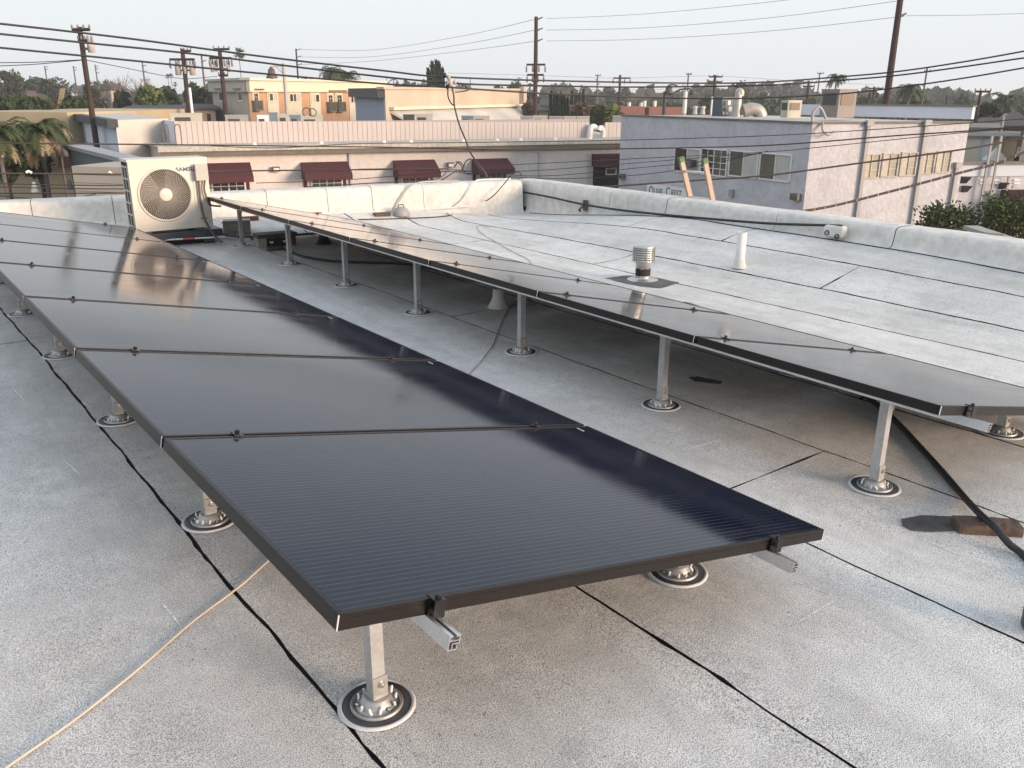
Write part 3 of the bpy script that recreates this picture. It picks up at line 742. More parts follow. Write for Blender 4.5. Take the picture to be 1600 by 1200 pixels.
# concrete blocks
def cinder(label, ctr, rot, size=(.19, .13, .12)):
    b = MB(); x, y, z = size; t = .022; M_ = Matrix.Translation(ctr) @ Matrix.Rotation(rot, 4, 'Z')
    b.box((-x/2, -y/2, 0), (x/2, -y/2+t, z), 'concrete', M_); b.box((-x/2, y/2-t, 0), (x/2, y/2, z), 'concrete', M_)
    for k in (-1, 1): b.box((-x/2 if k < 0 else x/2-t, -y/2+t+.0005, 0), (-x/2+t if k < 0 else x/2, y/2-t-.0005, z), 'concrete', M_)
    b.box((-t/2, -y/2+t+.0005, 0), (t/2, y/2-t-.0005, z), 'concrete', M_)
    return b
p = onroof(374, 365)
b = MB(); M_ = Matrix.Translation(p+Vector((0, .05, 0))) @ Matrix.Rotation(radians(-22), 4, 'Z')
t = .022; X, Y, Z = .27, .14, .135
b.box((-X/2, -Y/2, 0), (X/2, Y/2, t), 'concrete', M_); b.box((-X/2, -Y/2, Z-t), (X/2, Y/2, Z), 'concrete', M_)
b.box((-X/2+.002, -Y/2+.001, t+.0005), (X/2-.002, -Y/2+t, Z-t-.0005), 'concrete', M_); b.box((-X/2+.002, Y/2-t, t+.0005), (X/2-.002, Y/2-.001, Z-t-.0005), 'concrete', M_)
b.box((-X/2+.06, -Y/2+t+.0005, t+.0005), (-X/2+.07, Y/2-t-.0005, Z-t-.0005), 'void', M_)
tag(bevel(b.build('concrete_block'), .004), 'hollow concrete block on its side beside the AC unit, open end left', 'concrete block')
p = onroof(391, 344)
box_at('wood_offcut', 'short reddish wood offcut lying behind the far end of the right row', 'wood block', p, (.17, .07, .04), 'wood_red', radians(-8))
# low table of blocks with a dark slab
p = onroof(432, 384)
root = thing('pipe_support', 'dark slab resting on two blocks under the far end of the right row', 'support block', (p.x, p.y, 0), (0, 0, radians(-6)))
b = MB(); b.box((-.19, -.06, .09), (.20, .12, .125), 'rubber'); bevel(b.build('slab', None, root, off=(0, 0, 0)), .004)
for x, ma in ((-.15, 'concrete'), (.14, 'wood_red')):
    b = MB(); b.box((x-.04, -.05, 0), (x+.045, .1, .0895), ma); bevel(b.build('block', None, root, off=(0, 0, 0)), .004)
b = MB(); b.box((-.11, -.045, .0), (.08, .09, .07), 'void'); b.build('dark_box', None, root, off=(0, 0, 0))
for x in (-.075, .055): 
    b = MB(); b.box((x, -.047, .035), (x+.035, -.0455, .055), 'label_white'); b.build('sticker', None, root, off=(0, 0, 0))
p = onroof(430, 391); box_at('timber_block', 'charred dark timber block on the roof in front of the low slab table', 'wood block', p, (.16, .06, .035), 'wood_old', radians(-4))
p = onroof(506, 381)
b = MB(); b.lathe([(.085, .0), (.08, .008), (.055, .05), (.045, .055), (.044, .13), (.05, .135), (.0, .137)], 24, ma='cable'); o = b.build('roof_vent'); o.location = p
tag(o, 'black cone flashed vent pipe under the far end of the right row', 'vent')
# domed vent near the parapet
p = onroof(627, 337)
root = thing('dome_vent', 'small grey domed vent at the foot of the far parapet', 'vent', p)
b = MB(); b.lathe([(.095, 0), (.097, .03), (.085, .065), (.055, .092), (.02, .102), (0, .103)], 24, ma='unit_grey'); b.build('dome', None, root, off=(0, 0, 0))
b = MB(); b.tube([(-.04, 0, .1), (-.03, 0, .125), (.03, 0, .125), (.04, 0, .1)], .007, 6, 'vent_dark'); b.build('handle', None, root, off=(0, 0, 0))
p = onroof(597, 337); box_at('timber_block', 'small brown timber block left of the grey domed vent', 'wood block', p, (.19, .09, .035), 'wood_old', radians(-12))
# louvred cap vent
p = onroof(1004, 437)
cv = thing('cap_vent', 'shiny louvred metal cap vent with a torn black collar on the white roof', 'vent', p)
b = MB(); b.lathe([(.13, .0), (.12, .006), (.066, .012), (.062, .02)], 28, ma='vent_metal'); b.build('flashing', None, cv, off=(0, 0, 0))
b = MB(); b.lathe([(.061, .014), (.057, .05), (.056, .13), (.058, .135)], 28, ma='vent_metal'); b.build('stack', None, cv, off=(0, 0, 0))
b = MB(); n = 40; vs = []; fs = []
for j, zz in enumerate((0, 1)):
    for k in range(n): a = 2*pi*k/n; z = (.038+.007*hnoise(a*3, 0, 1)) if j == 0 else (.094+.012*hnoise(a*4, 0, 5)); vs.append((.0605*cos(a), .0605*sin(a), z))
b.add(vs, [(k, (k+1) % n, n+(k+1) % n, n+k) for k in range(n)], 'bitumen', True); b.build('torn_collar', None, cv, off=(0, 0, 0))
b = MB(); b.lathe([(.057, .10), (.064, .13), (.066, .15)], 28, ma='vent_metal'); b.build('neck', None, cv, off=(0, 0, 0))
cap = MB(); cap.lathe([(0, .288), (.05, .287), (.083, .279), (.087, .270), (.087, .262)], 32, ma='vent_metal'); co = cap.build('cap', None, cv, off=(0, 0, 0))
for k in range(6):
    z = .155+k*.0185; b = MB(); b.lathe([(.077, z+.004), (.086, z), (.087, z+.002), (.078, z+.0125)], 32, ma='vent_metal'); b.build('louvre', None, co, off=(0, 0, 0))
for k in range(18):
    a = 2*pi*k/18; b = MB(); M_ = Matrix.Rotation(a, 4, 'Z'); b.box((.079, -.0035, .15), (.089, .0035, .268), 'vent_metal', M_)
    o = b.build('rib', None, co, off=(0, 0, 0))
b = MB(); b.lathe([(.070, .15), (.070, .27)], 24, ma='void'); b.build('inner_screen', None, cv, off=(0, 0, 0))
# pvc pipes
p = onroof(1155, 418)
o = thing('vent_pipe', 'tall white plastic vent pipe with a flared boot on the open roof', 'vent pipe', p)
b = MB(); b.lathe([(.062, 0), (.056, .010), (.047, .04), (.042, .06), (.0405, .07)], 24, ma='parapet'); b.build('boot', None, o, off=(0, 0, 0))
b = MB(); b.lathe([(.039, .05), (.039, .292), (.036, .293), (.036, .22), (0, .22)], 24, ma='pvc'); b.build('pipe', None, o, off=(0, 0, 0))
p = onroof(778, 480)
o = thing('vent_pipe', 'short off-white vent pipe with a flared boot half under the right row', 'vent pipe', p)
b = MB(); b.lathe([(.075, 0), (.066, .012), (.046, .05), (.04, .07)], 24, ma='pvc'); b.build('boot', None, o, off=(0, 0, 0))
b = MB(); b.lathe([(.0385, .05), (.036, .135), (.033, .136), (.033, .1), (0, .1)], 24, ma='pvc'); b.build('pipe', None, o, off=(0, 0, 0))
# wood sleeper under the hose
a = onroof(1491, 827); c = onroof(1590, 833); d = (c-a); L_ = d.length
root = thing('timber_sleeper', 'weathered brown timber block holding up the black hose at the right', 'wood block', (a+c)/2, (0, 0, atan2(d.y, d.x)))
b = MB()
nn = 16
for k in range(nn+1):
    x = -L_/2+L_*k/nn
    for (y, z) in ((-.035, .002), (-.037, .02), (-.034, .036), (-.01, .0395), (.02, .039), (.036, .037), (.038, .018), (.036, .002)):
        b.v.append((x+(.004*hnoise(y*80, 0, z) if k in (0, nn) else 0), y+.0015*hnoise(x*20, 0, z*50), z+.0012*hnoise(x*17, 0, y*60)))
for k in range(nn):
    for q in range(8): b.f.append((k*8+q, k*8+(q+1) % 8, (k+1)*8+(q+1) % 8, (k+1)*8+q)); b.mi.append(0); b.sm.append(False)
b.f.append(tuple(range(8))); b.f.append(tuple(range(nn*8, nn*8+8))[::-1]); b.mi += [0, 0]; b.sm += [False]*2
b.build('timber', 'wood_old', root, off=(0, 0, 0))
# hoses, cords, cables on the roof
def lay(pts, r): return [onroof(x, y, r+.001+dz) for (x, y, dz) in pts]
b = MB(); b.tube(arc(lay([(1290, 575, .0), (1365, 628, 0), (1400, 658, 0), (1432, 692, 0), (1470, 734, 0), (1505, 775, .003), (1528, 800, .03), (1541, 812, .042), (1557, 826, .04), (1577, 850, .012), (1600, 868, 0), (1660, 925, 0)], .011), 8), .0125, 10, 'cable'); tag(b.build('hose'), 'thick black hose snaking from under the right row over the timber block', 'hose')
b = MB(); b.tube(arc(lay([(392, 372, 0), (440, 388, 0), (475, 401, 0), (520, 408, 0), (570, 410, 0), (640, 413, 0), (700, 425, 0), (760, 440, 0)], .012), 8), .012, 8, 'cable'); tag(b.build('hose'), 'thick black hose curving on the roof beneath the far half of the right row', 'hose')
b = MB(); b.tube(arc([onroof(1060, 480, .012), onroof(1068, 474, .03), onroof(1085, 478, .09), onroof(1102, 486, .10), onroof(1118, 500, .06), onroof(1135, 515, .012)], 8), .0115, 8, 'conduit_dark'); tag(b.build('hose'), 'short loop of black hose showing above the back edge of the right row', 'hose')
b = MB(); b.tube(arc(lay([(-60, 1250, 0), (20, 1192, 0), (120, 1122, 0), (220, 1042, 0), (300, 972, 0), (372, 918, 0), (415, 880, 0), (560, 750, 0), (735, 581, 0), (762, 549, 0), (770, 538, 0), (778, 515, 0), (788, 492, 0), (801, 470, .0), (816, 462, 0), (850, 468, 0)], .005), 8), .0036, 8, 'cord_tan'); tag(b.build('cord'), 'thin tan cord lying diagonally across the roof and under the left row', 'cord')
b = MB(); b.tube(arc(lay([(560, 343, 0), (640, 341, 0), (700, 337, 0), (735, 326, 0)], .006)+[wallL(760, 308, None, -.12), wallL(782, 288, None, -.08), wallL(797, 274, None, -.03), wallL(812, 269, None, .05), wallL(826, 276, None, .2)], 8), .0065, 8, 'cable'); tag(b.build('cable'), 'thin black cable looping over the roof corner and down to the domed vent', 'cable')
b = MB(); b.tube(arc(lay([(765, 355, 0), (748, 352, 0), (750, 362, 0), (775, 378, 0), (805, 395, 0), (825, 405, 0), (832, 415, 0)], .003), 6), .0028, 6, 'ledge'); tag(b.build('cord'), 'thin pale cord curling over the white roof behind the right row', 'cord')
def wallR(x, y, off=-.07):
    d = ray(x, y); k = (6.26+off-CAM.x)/d.x; p = CAM+d*k; p.z = max(p.z, roofz(p.x, p.y)+.02); return p
cab = thing('parapet_cable', 'thick black cable hung along the shaded right parapet, ending at a crusted box', 'cable', (0, 0, 0))
b = MB(); b.tube(arc([wallR(812, 299, -.04), wallR(860, 308), wallR(905, 318), wallR(960, 327), wallR(1030, 339), wallR(1100, 346), wallR(1200, 349, -.08), wallR(1290, 352, -.09), wallR(1316, 353, -.09)], 8), .012, 8, 'cable'); b.build('sheath', None, cab)
p = wallR(912, 322, -.05)
root = thing('wall_bracket', 'small rusty bracket on the shaded parapet behind the hanging black cable', 'bracket', p)
b = MB(); b.box((-.012, -.05, -.05), (.02, .0, .07), 'conduit_dark'); b.build('plate', None, root, off=(0, 0, 0))
b = MB(); b.tube(arc([(-.015, -.02, .07), (-.03, -.01, .0), (-.05, .02, -.04), (-.02, .03, -.06)], 5), .012, 7, 'conduit_dark'); b.build('elbow', None, root, off=(0, 0, 0))
p = wallR(1304, 362, -.09)
root = thing('scupper_box', 'crusted white drain box with two black holes at the foot of the right parapet', 'drain box', p)
b = MB(); b.box((-.04, -.10, -.05), (.05, .09, .055), 'parapet'); bevel(b.build('housing', None, root, off=(0, 0, 0)), .025, 3)
for y, z in ((.045, -.01), (-.055, -.03)):
    b = MB(); b.lathe([(.022, .0), (.019, .012), (.017, -.01), (0, -.011)], 14, (0, 0, 0), 'void', M=Matrix.Translation((-.042, y, z)) @ Matrix.Rotation(-pi/2, 4, 'Y')); b.build('pipe_mouth', None, root, off=(0, 0, 0))
p = wallR(820, 326, -.03); b = MB(); b.box((-.02, -.025, -.03), (.03, .025, .03), 'void'); o = b.build('drain_hole'); o.location = p; tag(o, 'small dark drain hole at the foot of the parapet in the roof corner', 'drain')
# black bucket-like thing at the right picture edge
p = onroof(1606, 985)
b = MB(); b.lathe([(0, .0), (.045, .0), (.05, .01), (.052, .12), (.056, .125), (.056, .135), (0, .135)], 24, ma='unit_teal'); o = b.build('canister'); o.location = p+Vector((.03, -.02, 0)); tag(o, 'dark teal canister cut by the right picture edge', 'canister')
# ladder leaning on the outside of the right parapet
LT = [onz(1064, 250, 1.02*.0+.62), onz(1101, 254, .62)]
def ladpt(x, y, X):
    d = ray(x, y); k = (X-CAM.x)/d.x; return CAM+d*k
ld = thing('ladder', 'orange fibreglass ladder with green tips standing behind the right parapet', 'ladder', (6.65, 4.6, GZ))
tops = [ladpt(1064, 248, 6.50), ladpt(1101, 250, 6.50)]; mids = [ladpt(1079, 311, 6.62), ladpt(1114, 316, 6.62)]
for tp, md in zip(tops, mids):
    d = (md-tp); ft = tp+d*((GZ-tp.z)/d.z); ax = d.normalized(); side = (tops[1]-tops[0]).normalized(); fr = ax.cross(side).normalized()
    b = MB()
    def seg(A_, B_, w, t_, ma):
        b.add([A_+side*sx*w+fr*sy*t_ for A_, in ((A_,),) for sx, sy in ((-1, -1), (1, -1), (1, 1), (-1, 1))]+[B_+side*sx*w+fr*sy*t_ for sx, sy in ((-1, -1), (1, -1), (1, 1), (-1, 1))],
              [(0, 1, 5, 4), (1, 2, 6, 5), (2, 3, 7, 6), (3, 0, 4, 7), (0, 3, 2, 1), (4, 5, 6, 7)], ma)
    seg(tp+ax*.03, ft, .012, .03, 'fiberglass'); b.build('side_rail', None, ld)
    b = MB(); seg(tp-ax*.015, tp+ax*.035, .017, .036, 'tip_green'); b.build('end_cap', None, ld)
for k in range(17):
    s = (.135+k*.285); A_ = tops[0].lerp(mids[0], 1); d0 = (mids[0]-tops[0]).normalized(); d1 = (mids[1]-tops[1]).normalized()
    b = MB(); b.tube([tops[0]+d0*s, tops[1]+d1*s], .012, 8, 'alu'); b.build('rung', None, ld)
# ================================================================== ground
b = MB(); R0 = 1500
n = 24
b.v = [(-R0+2*R0*i/n, -R0+2*R0*j/n, GZ) for j in range(n+1) for i in range(n+1)]
for j in range(n):
    for i in range(n): a = j*(n+1)+i; b.f.append((a, a+1, a+n+2, a+n+1)); b.mi.append(0); b.sm.append(False)
tag(b.build('ground', 'ground'), 'dry ground of the neighbourhood', kind='structure')
b = MB(); b.box((6.6, -30, GZ+.002), (25, 27.5, GZ+.012)); tag(b.build('alley', 'asphalt'), 'asphalt alley between the buildings', kind='structure')
b = MB(); b.box((-60, 10.6, GZ+.014), (6.59, 24, GZ+.02)); tag(b.build('parking_lot', 'asphalt'), 'asphalt lot behind the far parapet', kind='structure')
# ------------------------------------------------------------------ wall frames
class WF:
    def __init__(s, A, B):
        s.A = Vector((A.x, A.y, 0)); s.B = Vector((B.x, B.y, 0)); s.d = (s.B-s.A); s.L = s.d.length; s.d.normalize()
        s.n = Vector((s.d.y, -s.d.x, 0))
        if (CAM-s.A).dot(s.n) < 0: s.n = -s.n
    def hit(s, x, y):
        r = ray(x, y); k = (s.A-CAM).dot(s.n)/r.dot(s.n); p = CAM+r*k
        return (p-s.A).dot(s.d), p.z
    def pt(s, u, z, o=0): p = s.A+s.d*u+s.n*o; return Vector((p.x, p.y, z))
    def slab(s, b, u0, u1, z0, z1, o0, o1, ma=None):
        c = [s.pt(u, z, o) for z in (z0, z1) for (u, o) in ((u0, o0), (u1, o0), (u1, o1), (u0, o1))]
        f = [(0, 3, 2, 1), (4, 5, 6, 7), (0, 1, 5, 4), (1, 2, 6, 5), (2, 3, 7, 6), (3, 0, 4, 7)]
        q = (c[1]-c[0]).cross(c[3]-c[0]).z
        if q*(z1-z0) < 0: f = [g[::-1] for g in f]
        b.add(c, f, ma)
    def rect(s, x0, y0, x1, y1):
        xm, ym = (x0+x1)/2, (y0+y1)/2
        return s.hit(x0, ym)[0], s.hit(x1, ym)[0], s.hit(xm, y1)[1], s.hit(xm, y0)[1]
    def part(s, name, parent, u0, u1, z0, z1, o0, o1, ma):
        b = MB(); s.slab(b, u0, u1, z0, z1, o0, o1, ma); return b.build(name, None, parent)
    def window(s, parent, x0, y0, x1, y1, npanes=2, frame='win_white', glass='glass_dark', rows_=1, cols=1, fw=.05, proud=.03, pane_mats=None, rect=None):
        u0, u1, z0, z1 = rect or s.rect(x0, y0, x1, y1)
        b = MB()
        s.slab(b, u0, u1, z1-fw, z1, .002, proud+.02, frame); s.slab(b, u0, u1, z0, z0+fw, .002, proud+.02, frame)
        s.slab(b, u0, u0+fw, z0+fw+.001, z1-fw-.001, .002, proud+.02, frame); s.slab(b, u1-fw, u1, z0+fw+.001, z1-fw-.001, .002, proud+.02, frame)
        w = (u1-u0-fw*2)/npanes
        for k in range(1, npanes): s.slab(b, u0+fw+w*k-fw*.4, u0+fw+w*k+fw*.4, z0+fw+.001, z1-fw-.001, .002, proud+.012, frame)
        wo = b.build('window', None, parent)
        for k in range(npanes):
            g = MB(); m_ = pane_mats[k] if pane_mats else glass
            s.slab(g, u0+fw+w*k+.003, u0+fw+w*(k+1)-.003, z0+fw+.002, z1-fw-.002, max(.004, proud-.026), proud-.018, m_); g.build('pane', None, wo)
            if rows_ > 1 or cols > 1:
                mb = MB()
                for r in range(1, rows_): z = z0+fw+(z1-z0-2*fw)*r/rows_; s.slab(mb, u0+fw+w*k+.004, u0+fw+w*(k+1)-.004, z-.012, z+.012, proud-.017, proud-.008, frame)
                for c in range(1, cols): u = u0+fw+w*k+w*c/cols; s.slab(mb, u-.012, u+.012, z0+fw+.003, z1-fw-.003, proud-.0168, proud-.0085, frame)
                tag(mb.build('muntin', None, wo), kind='stuff')
        return wo
def poly2(*ps): return [(p.x, p.y) for p in ps]
def root_at(name, label, cat, p, group=None): return thing(name, label, cat, (p.x, p.y, GZ), group=group)
# ================================================================== long building with maroon awnings
zc = -.78
wb = WF(onz(262, 236, zc), onz(971, 222.5, zc)); wbn = -wb.n
rb = root_at('long_building', 'long low pale pink stucco building with maroon window awnings across the lot', 'building', wb.A)
A, B = wb.pt(0, 0), wb.pt(wb.L+3.5, 0)
b = MB(); QL = onz(191, 216, zc+.12); b.prism(poly2(A, B, B-wb.n*12, QL), GZ, zc+.12); b.build('wall', 'stucco_pink', rb)
b = MB(); b.prism(poly2(A-wb.d*.25, A-wb.n*.3, QL+wb.d*.6, QL-wb.d*.25), zc+.1205, zc+.16, 'ledge'); b.build('coping', None, rb)
b = MB(); wb.slab(b, -.25, wb.L+3.6, zc-.20, zc-.02, .002, .30, 'cornice'); b.build('cornice', None, rb)
b = MB(); wb.slab(b, -.35, wb.L+3.6, zc-.018, zc+.17, -.35, .38, 'ledge'); b.build('ledge', None, rb)
b = MB(); wb.slab(b, -.3, wb.L+3.4, zc+.122, zc+.165, -11.8, -.352, 'ledge'); b.build('roof', None, rb)
# set-back slatted parapet
s0, s1 = wb.hit(262, 205)[0], wb.L+3.2
SB = -1.6
def slz(x, y, o):
    w2 = WF(wb.pt(0, 0, o), wb.pt(wb.L, 0, o)); return w2.hit(x, y)
uL, zTL = slz(272, 189.5, SB); uR, zTR = slz(971, 192, SB); _, zB = slz(600, 223, SB); g0 = slz(922, 205, SB)[0]; g1 = slz(943, 205, SB)[0]
b = MB(); N_ = 108; sw = (uR+2.5-uL)/N_
for k in range(N_):
    a = uL+k*sw; c = a+sw
    if c > g0 and a < g1: continue
    zt = zTL+(zTR-zTL)*(k/N_)
    wb.slab(b, a+.007, c-.007, zc+.166, zt, SB-.03, SB+.02+.008*(k % 2), 'slat_pink')
tag(b.build('slat_panel', None, rb), kind='stuff')
b = MB(); wb.slab(b, uL, g0-.1, zc+.166, zTL-.04, SB-.2, SB-.031, 'slat_gap'); wb.slab(b, g1+.1, uR+2.5, zc+.166, min(zTR, zTL)-.04, SB-.2, SB-.031, 'slat_gap'); b.build('slat_backing', None, rb)
b = MB(); 
pL = wb.pt(uL, 0, SB); q = at(213, 190, (pL-CAM).to_2d().length+8.5)
w3 = WF(pL, q); b = MB(); w3.slab(b, 0, w3.L, zc+.166, zTL-.01, -.2, 0, 'blue_and_shade'); b.build('end_wall', None, rb)  # bluish end face: its shade is put into the wall colour
# downspouts
for x in (547, 843):
    u = wb.hit(x, 260)[0]; b = MB(); wb.slab(b, u-.05, u+.05, GZ+.3, zc-.2, .002, .09, 'stucco_olive'); b.build('downspout', None, rb)
# white spots on the ledge: small pipe caps
for x in (395, 500, 598, 640, 722, 775, 812, 866, 920):
    p = wb.pt(wb.hit(x+3, 226)[0], zc+.17, -.1); b = MB(); b.lathe([(.09, 0), (.07, .07), (0, .1)], 8, (p.x, p.y, p.z), 'label_white'); b.build('ledge_cap', None, rb)
# goosenecks on the roof
def gooseneck(px, py, k, label, sc=1.0):
    p = wb.pt(slz(px, py, SB+.3)[0], zc+.17, SB+.3)
    r = thing('gooseneck_vent', label, 'vent', p, group='white gooseneck vents on the long building')
    b = MB(); b.tube(arc([(0, 0, 0), (0, 0, .32*sc), (.12*k*sc, 0, .52*sc), (.30*k*sc, -.03, .50*sc), (.38*k*sc, -.05, .36*sc)], 6), .14*sc, 12, 'pvc', cap=False); b.build('elbow', None, r, off=(0, 0, 0))
    b = MB(); b.lathe([(.15*sc, 0), (.15*sc, .03), (0, .03)], 14, (.38*k*sc, -.05, .33*sc), 'void'); b.build('mouth', None, r, off=(0, 0, 0))
gooseneck(922, 210, 1, 'left white gooseneck vent in the gap of the slatted roof screen', .95)
gooseneck(942, 212, -1, 'right white gooseneck vent in the gap of the slatted roof screen', .85)
# awnings and windows
AWN = [(322, 253.5, 390, 270, 405, 281, 'leftmost maroon awning, partly behind the AC unit'), (470, 252, 542, 264, 556, 277, 'second maroon awning from the left, over barred windows'),
       (614, 249, 678, 262, 690, 275, 'third maroon awning from the left, centre of the long pink wall'), (737, 247, 792, 260, 805, 269.5, 'fourth maroon awning, behind the drooping cable')]
for i, (x0, y0, x1, ym, x2, y2, lab) in enumerate(AWN):
    u0, _ = wb.hit(x0, y0); u1, z1 = wb.hit(x1, y0+.5)
    if i == 0: u0 = wb.hit(312, y0)[0]
    z0 = wb.hit((x0+x1)/2, y2-7)[1]
    aw = thing('awning', lab, 'awning', wb.pt(u0, z0), group='maroon awnings on the long building')
    D = .95; zt = z1; zf = z0+.02; zv = z0-.20
    b = MB()
    P = [wb.pt(u0, zt, .02), wb.pt(u1, zt, .02), wb.pt(u1, zf, D), wb.pt(u0, zf, D), wb.pt(u0, zv, D), wb.pt(u1, zv, D), wb.pt(u0, zv, .02), wb.pt(u1, zv, .02)]
    b.add(P, [(0, 1, 2, 3), (3, 2, 5, 4), (0, 3, 4, 6), (1, 7, 5, 2)], 'awning')
    o = b.build('canopy', None, aw); m = o.modifiers.new('solid', 'SOLIDIFY'); m.thickness = .02
    zlo = zv-.95
    w = (u1-u0)
    if i in (0, 1, 2, 3):
        wn = wb.window(rb, 0, 0, 0, 0, 2, glass='glass_green' if i != 0 else 'glass_dark', rows_=4, cols=2, fw=.06, rect=(u0+.18*w, u1-.12*w, zlo, zv+.5))
        for s in (u0+.06*w, u1-.08*w):
            b = MB(); wb.slab(b, s-.07, s+.07, zlo, zv+.45, .003, .05, 'awning'); b.build('shutter', None, rb)
# entrance recess at the right with big dark awning
u0, u1, z0, z1 = wb.rect(924, 240, 968, 288)
aw = thing('awning', 'dark maroon awning over a doorway, rightmost, in shade beside the grey blue wall', 'awning', wb.pt(u0, z0), group='maroon awnings on the long building')
b = MB(); wb.slab(b, u0, u1+.5, z1-.55, z1, .02, .8, 'awning'); b.build('canopy', None, aw)
b = MB(); wb.slab(b, u0+.1, u1+.4, z0-.6, z1-.56, .003, .06, 'void'); b.build('doorway', None, rb)
wb.window(rb, 945, 262, 962, 273, 1, proud=.08, rect=tuple([*wb.rect(945, 262, 962, 273)]))
b = MB(); u, z = wb.hit(920, 240); wb.slab(b, u-.05, u+.05, GZ, z, .01, .1, 'stucco_olive'); b.build('downspout', None, rb)
for x, y in ((431, 264), (703, 257)):
    u, z = wb.hit(x, y); r = thing('wall_lamp', 'small dark floodlight on the pink wall, %s' % ('left of the second awning' if x < 500 else 'left of the fourth awning'), 'wall light', wb.pt(u, z), group='floodlights on the long building')
    b = MB(); wb.slab(b, u-.14, u+.14, z-.1, z+.1, .04, .2, 'cornice'); b.build('housing', None, r); b = MB(); wb.slab(b, u-.11, u+.11, z-.08, z+.04, .201, .21, 'label_white'); b.build('lens', None, r)
# ================================================================== grey-blue stucco building with the OLIVE CREST sign
zt = .47
Ca = at(1270, 190, 30.4); Cl = at(971, 180.5, 38.3); Cr = at(1516, 187.5, 34.0)
def zat(x, y, p): 
    d = ray(x, y); k = sqrt((p.x-CAM.x)**2+(p.y-CAM.y)**2)/sqrt(d.x**2+d.y**2); return CAM.z+d.z*k
zt = (zat(1270, 190, Ca)+zat(971, 180.5, Cl)+zat(1516, 187.5, Cr))/3
oc = root_at('stucco_building', 'two tone grey stucco building with slider windows and a name sign, right of centre', 'building', Ca)
wl = WF(Ca, Cl); wr = WF(Ca, Cr)
b = MB(); bk = Cl+(Cr-Ca)
b.prism(poly2(Ca, Cr, bk, Cl), GZ, zt-.06); b.build('wall', 'stucco_olive', oc)
b = MB()
wl.slab(b, -.06, wl.L+.06, zt-.055, zt, -.25, .06, 'cornice'); b.build('coping', None, oc)
b = MB(); wr.slab(b, .02, wr.L+.06, zt-.057, zt-.002, -.25, .06, 'cornice'); b.build('coping', None, oc)
b = MB(); cc = (Ca+Cr+Cl+bk)/4
b.prism([(cc.x+(p.x-cc.x)*.965, cc.y+(p.y-cc.y)*.965) for p in (Ca, Cr, bk, Cl)], zt-.058, zt-.03, 'roofwhite'); b.build('roof', None, oc)
# rear raised parapet at right
pa = at(1335, 175, 40); pb = at(1519, 175, 38.0)
wp = WF(pa, pb); z2 = zat(1440, 166, (pa+pb)/2)
b = MB(); wp.slab(b, 0, wp.L, zt-.03, z2, -.25, 0, 'blue_and_shade'); wp.slab(b, -.05, wp.L+.03, z2+.001, z2+.06, -.3, .05, 'cornice'); b.build('raised_parapet', None, oc)  # white parapet coloured bluish, shade painted into it
pa2 = at(1250, 175, 42); w4 = WF(pa2, pa); b = MB(); w4.slab(b, 0, w4.L-.3, zt-.03, z2-.0, -.25, 0, 'blue_and_shade'); b.build('raised_parapet', None, oc)  # same painted shade tint on the left stretch
# windows, shaded face
for (x0, y0, x1, y1, pm) in ((1055, 231, 1093.5, 270, ('glass_dark', 'blind')), (1096.5, 232, 1136, 275, ('glass_dark', 'glass_green')), (1141, 235.5, 1184, 277.5, ('glass_green', 'blind')), (1188.5, 239.5, 1236, 283, ('glass_green', 'blind'))):
    wl.window(oc, x0, y0, x1, y1, 2, rows_=4 if x0 in (1096.5,) else 1, cols=2 if x0 == 1096.5 else 1, fw=.045, pane_mats=pm)
u0, u1, z0, z1 = wl.rect(1075, 249, 1090, 260); acw = thing('window_ac_unit', 'small dark window air conditioner in the leftmost slider window', 'air conditioner', wl.pt(u0, z0)); b = MB(); wl.slab(b, min(u0, u1), max(u0, u1), z0, z1, .06, .3, 'grille'); bevel(b.build('casing', None, acw), .01)
b = MB(); 
for k in range(5): wl.slab(b, min(u0, u1)+.02, max(u0, u1)-.02, z0+.03+k*(z1-z0-.06)/5, z0+.045+k*(z1-z0-.06)/5, .301, .306, 'unit_grey')
b.build('grille', None, acw)
# windows, lit face
for x0, x1, y0, y1 in ((1350, 1377, 240, 279), (1380, 1406, 239, 277), (1409, 1434.5, 237.5, 275), (1439, 1462.5, 236.5, 272.5), (1465, 1488, 235.5, 270)):
    wr.window(oc, x0-3, y0, x1-3, y1, 2, frame='ledge', pane_mats=('blind_yellow', 'blind_brown'), rows_=3, cols=1, fw=.045)
for x, y in ((1353, 197), (1442, 196), (1500, 262)):
    u = wr.hit(x-3, 240)[0]; ztop = wr.hit(x-2, y)[1]
    b = MB(); wr.slab(b, u-.06, u+.06, GZ+.2, ztop, .003, .10, 'unit_grey'); wr.slab(b, u-.12, u+.12, ztop+.001, ztop+.18, .003, .16, 'unit_grey'); b.build('downspout', None, oc)
for wall_, x, y, lab in ((wl, 1246, 307, 'small wall light low on the shaded face near the corner'), (wl, 974, 275, 'small wall light at the left end of the shaded grey wall')):
    u, z = wall_.hit(x, y); r = thing('wall_lamp', lab, 'wall light', wall_.pt(u, z), group='wall lights on the grey stucco building')
    b = MB(); wall_.slab(b, u-.17, u+.17, z-.11, z+.1, .004, .18, 'cornice'); b.build('housing', None, r); b = MB(); wall_.slab(b, u-.13, u+.13, z-.09, z+.03, .181, .19, 'glass_green'); b.build('lens', None, r)
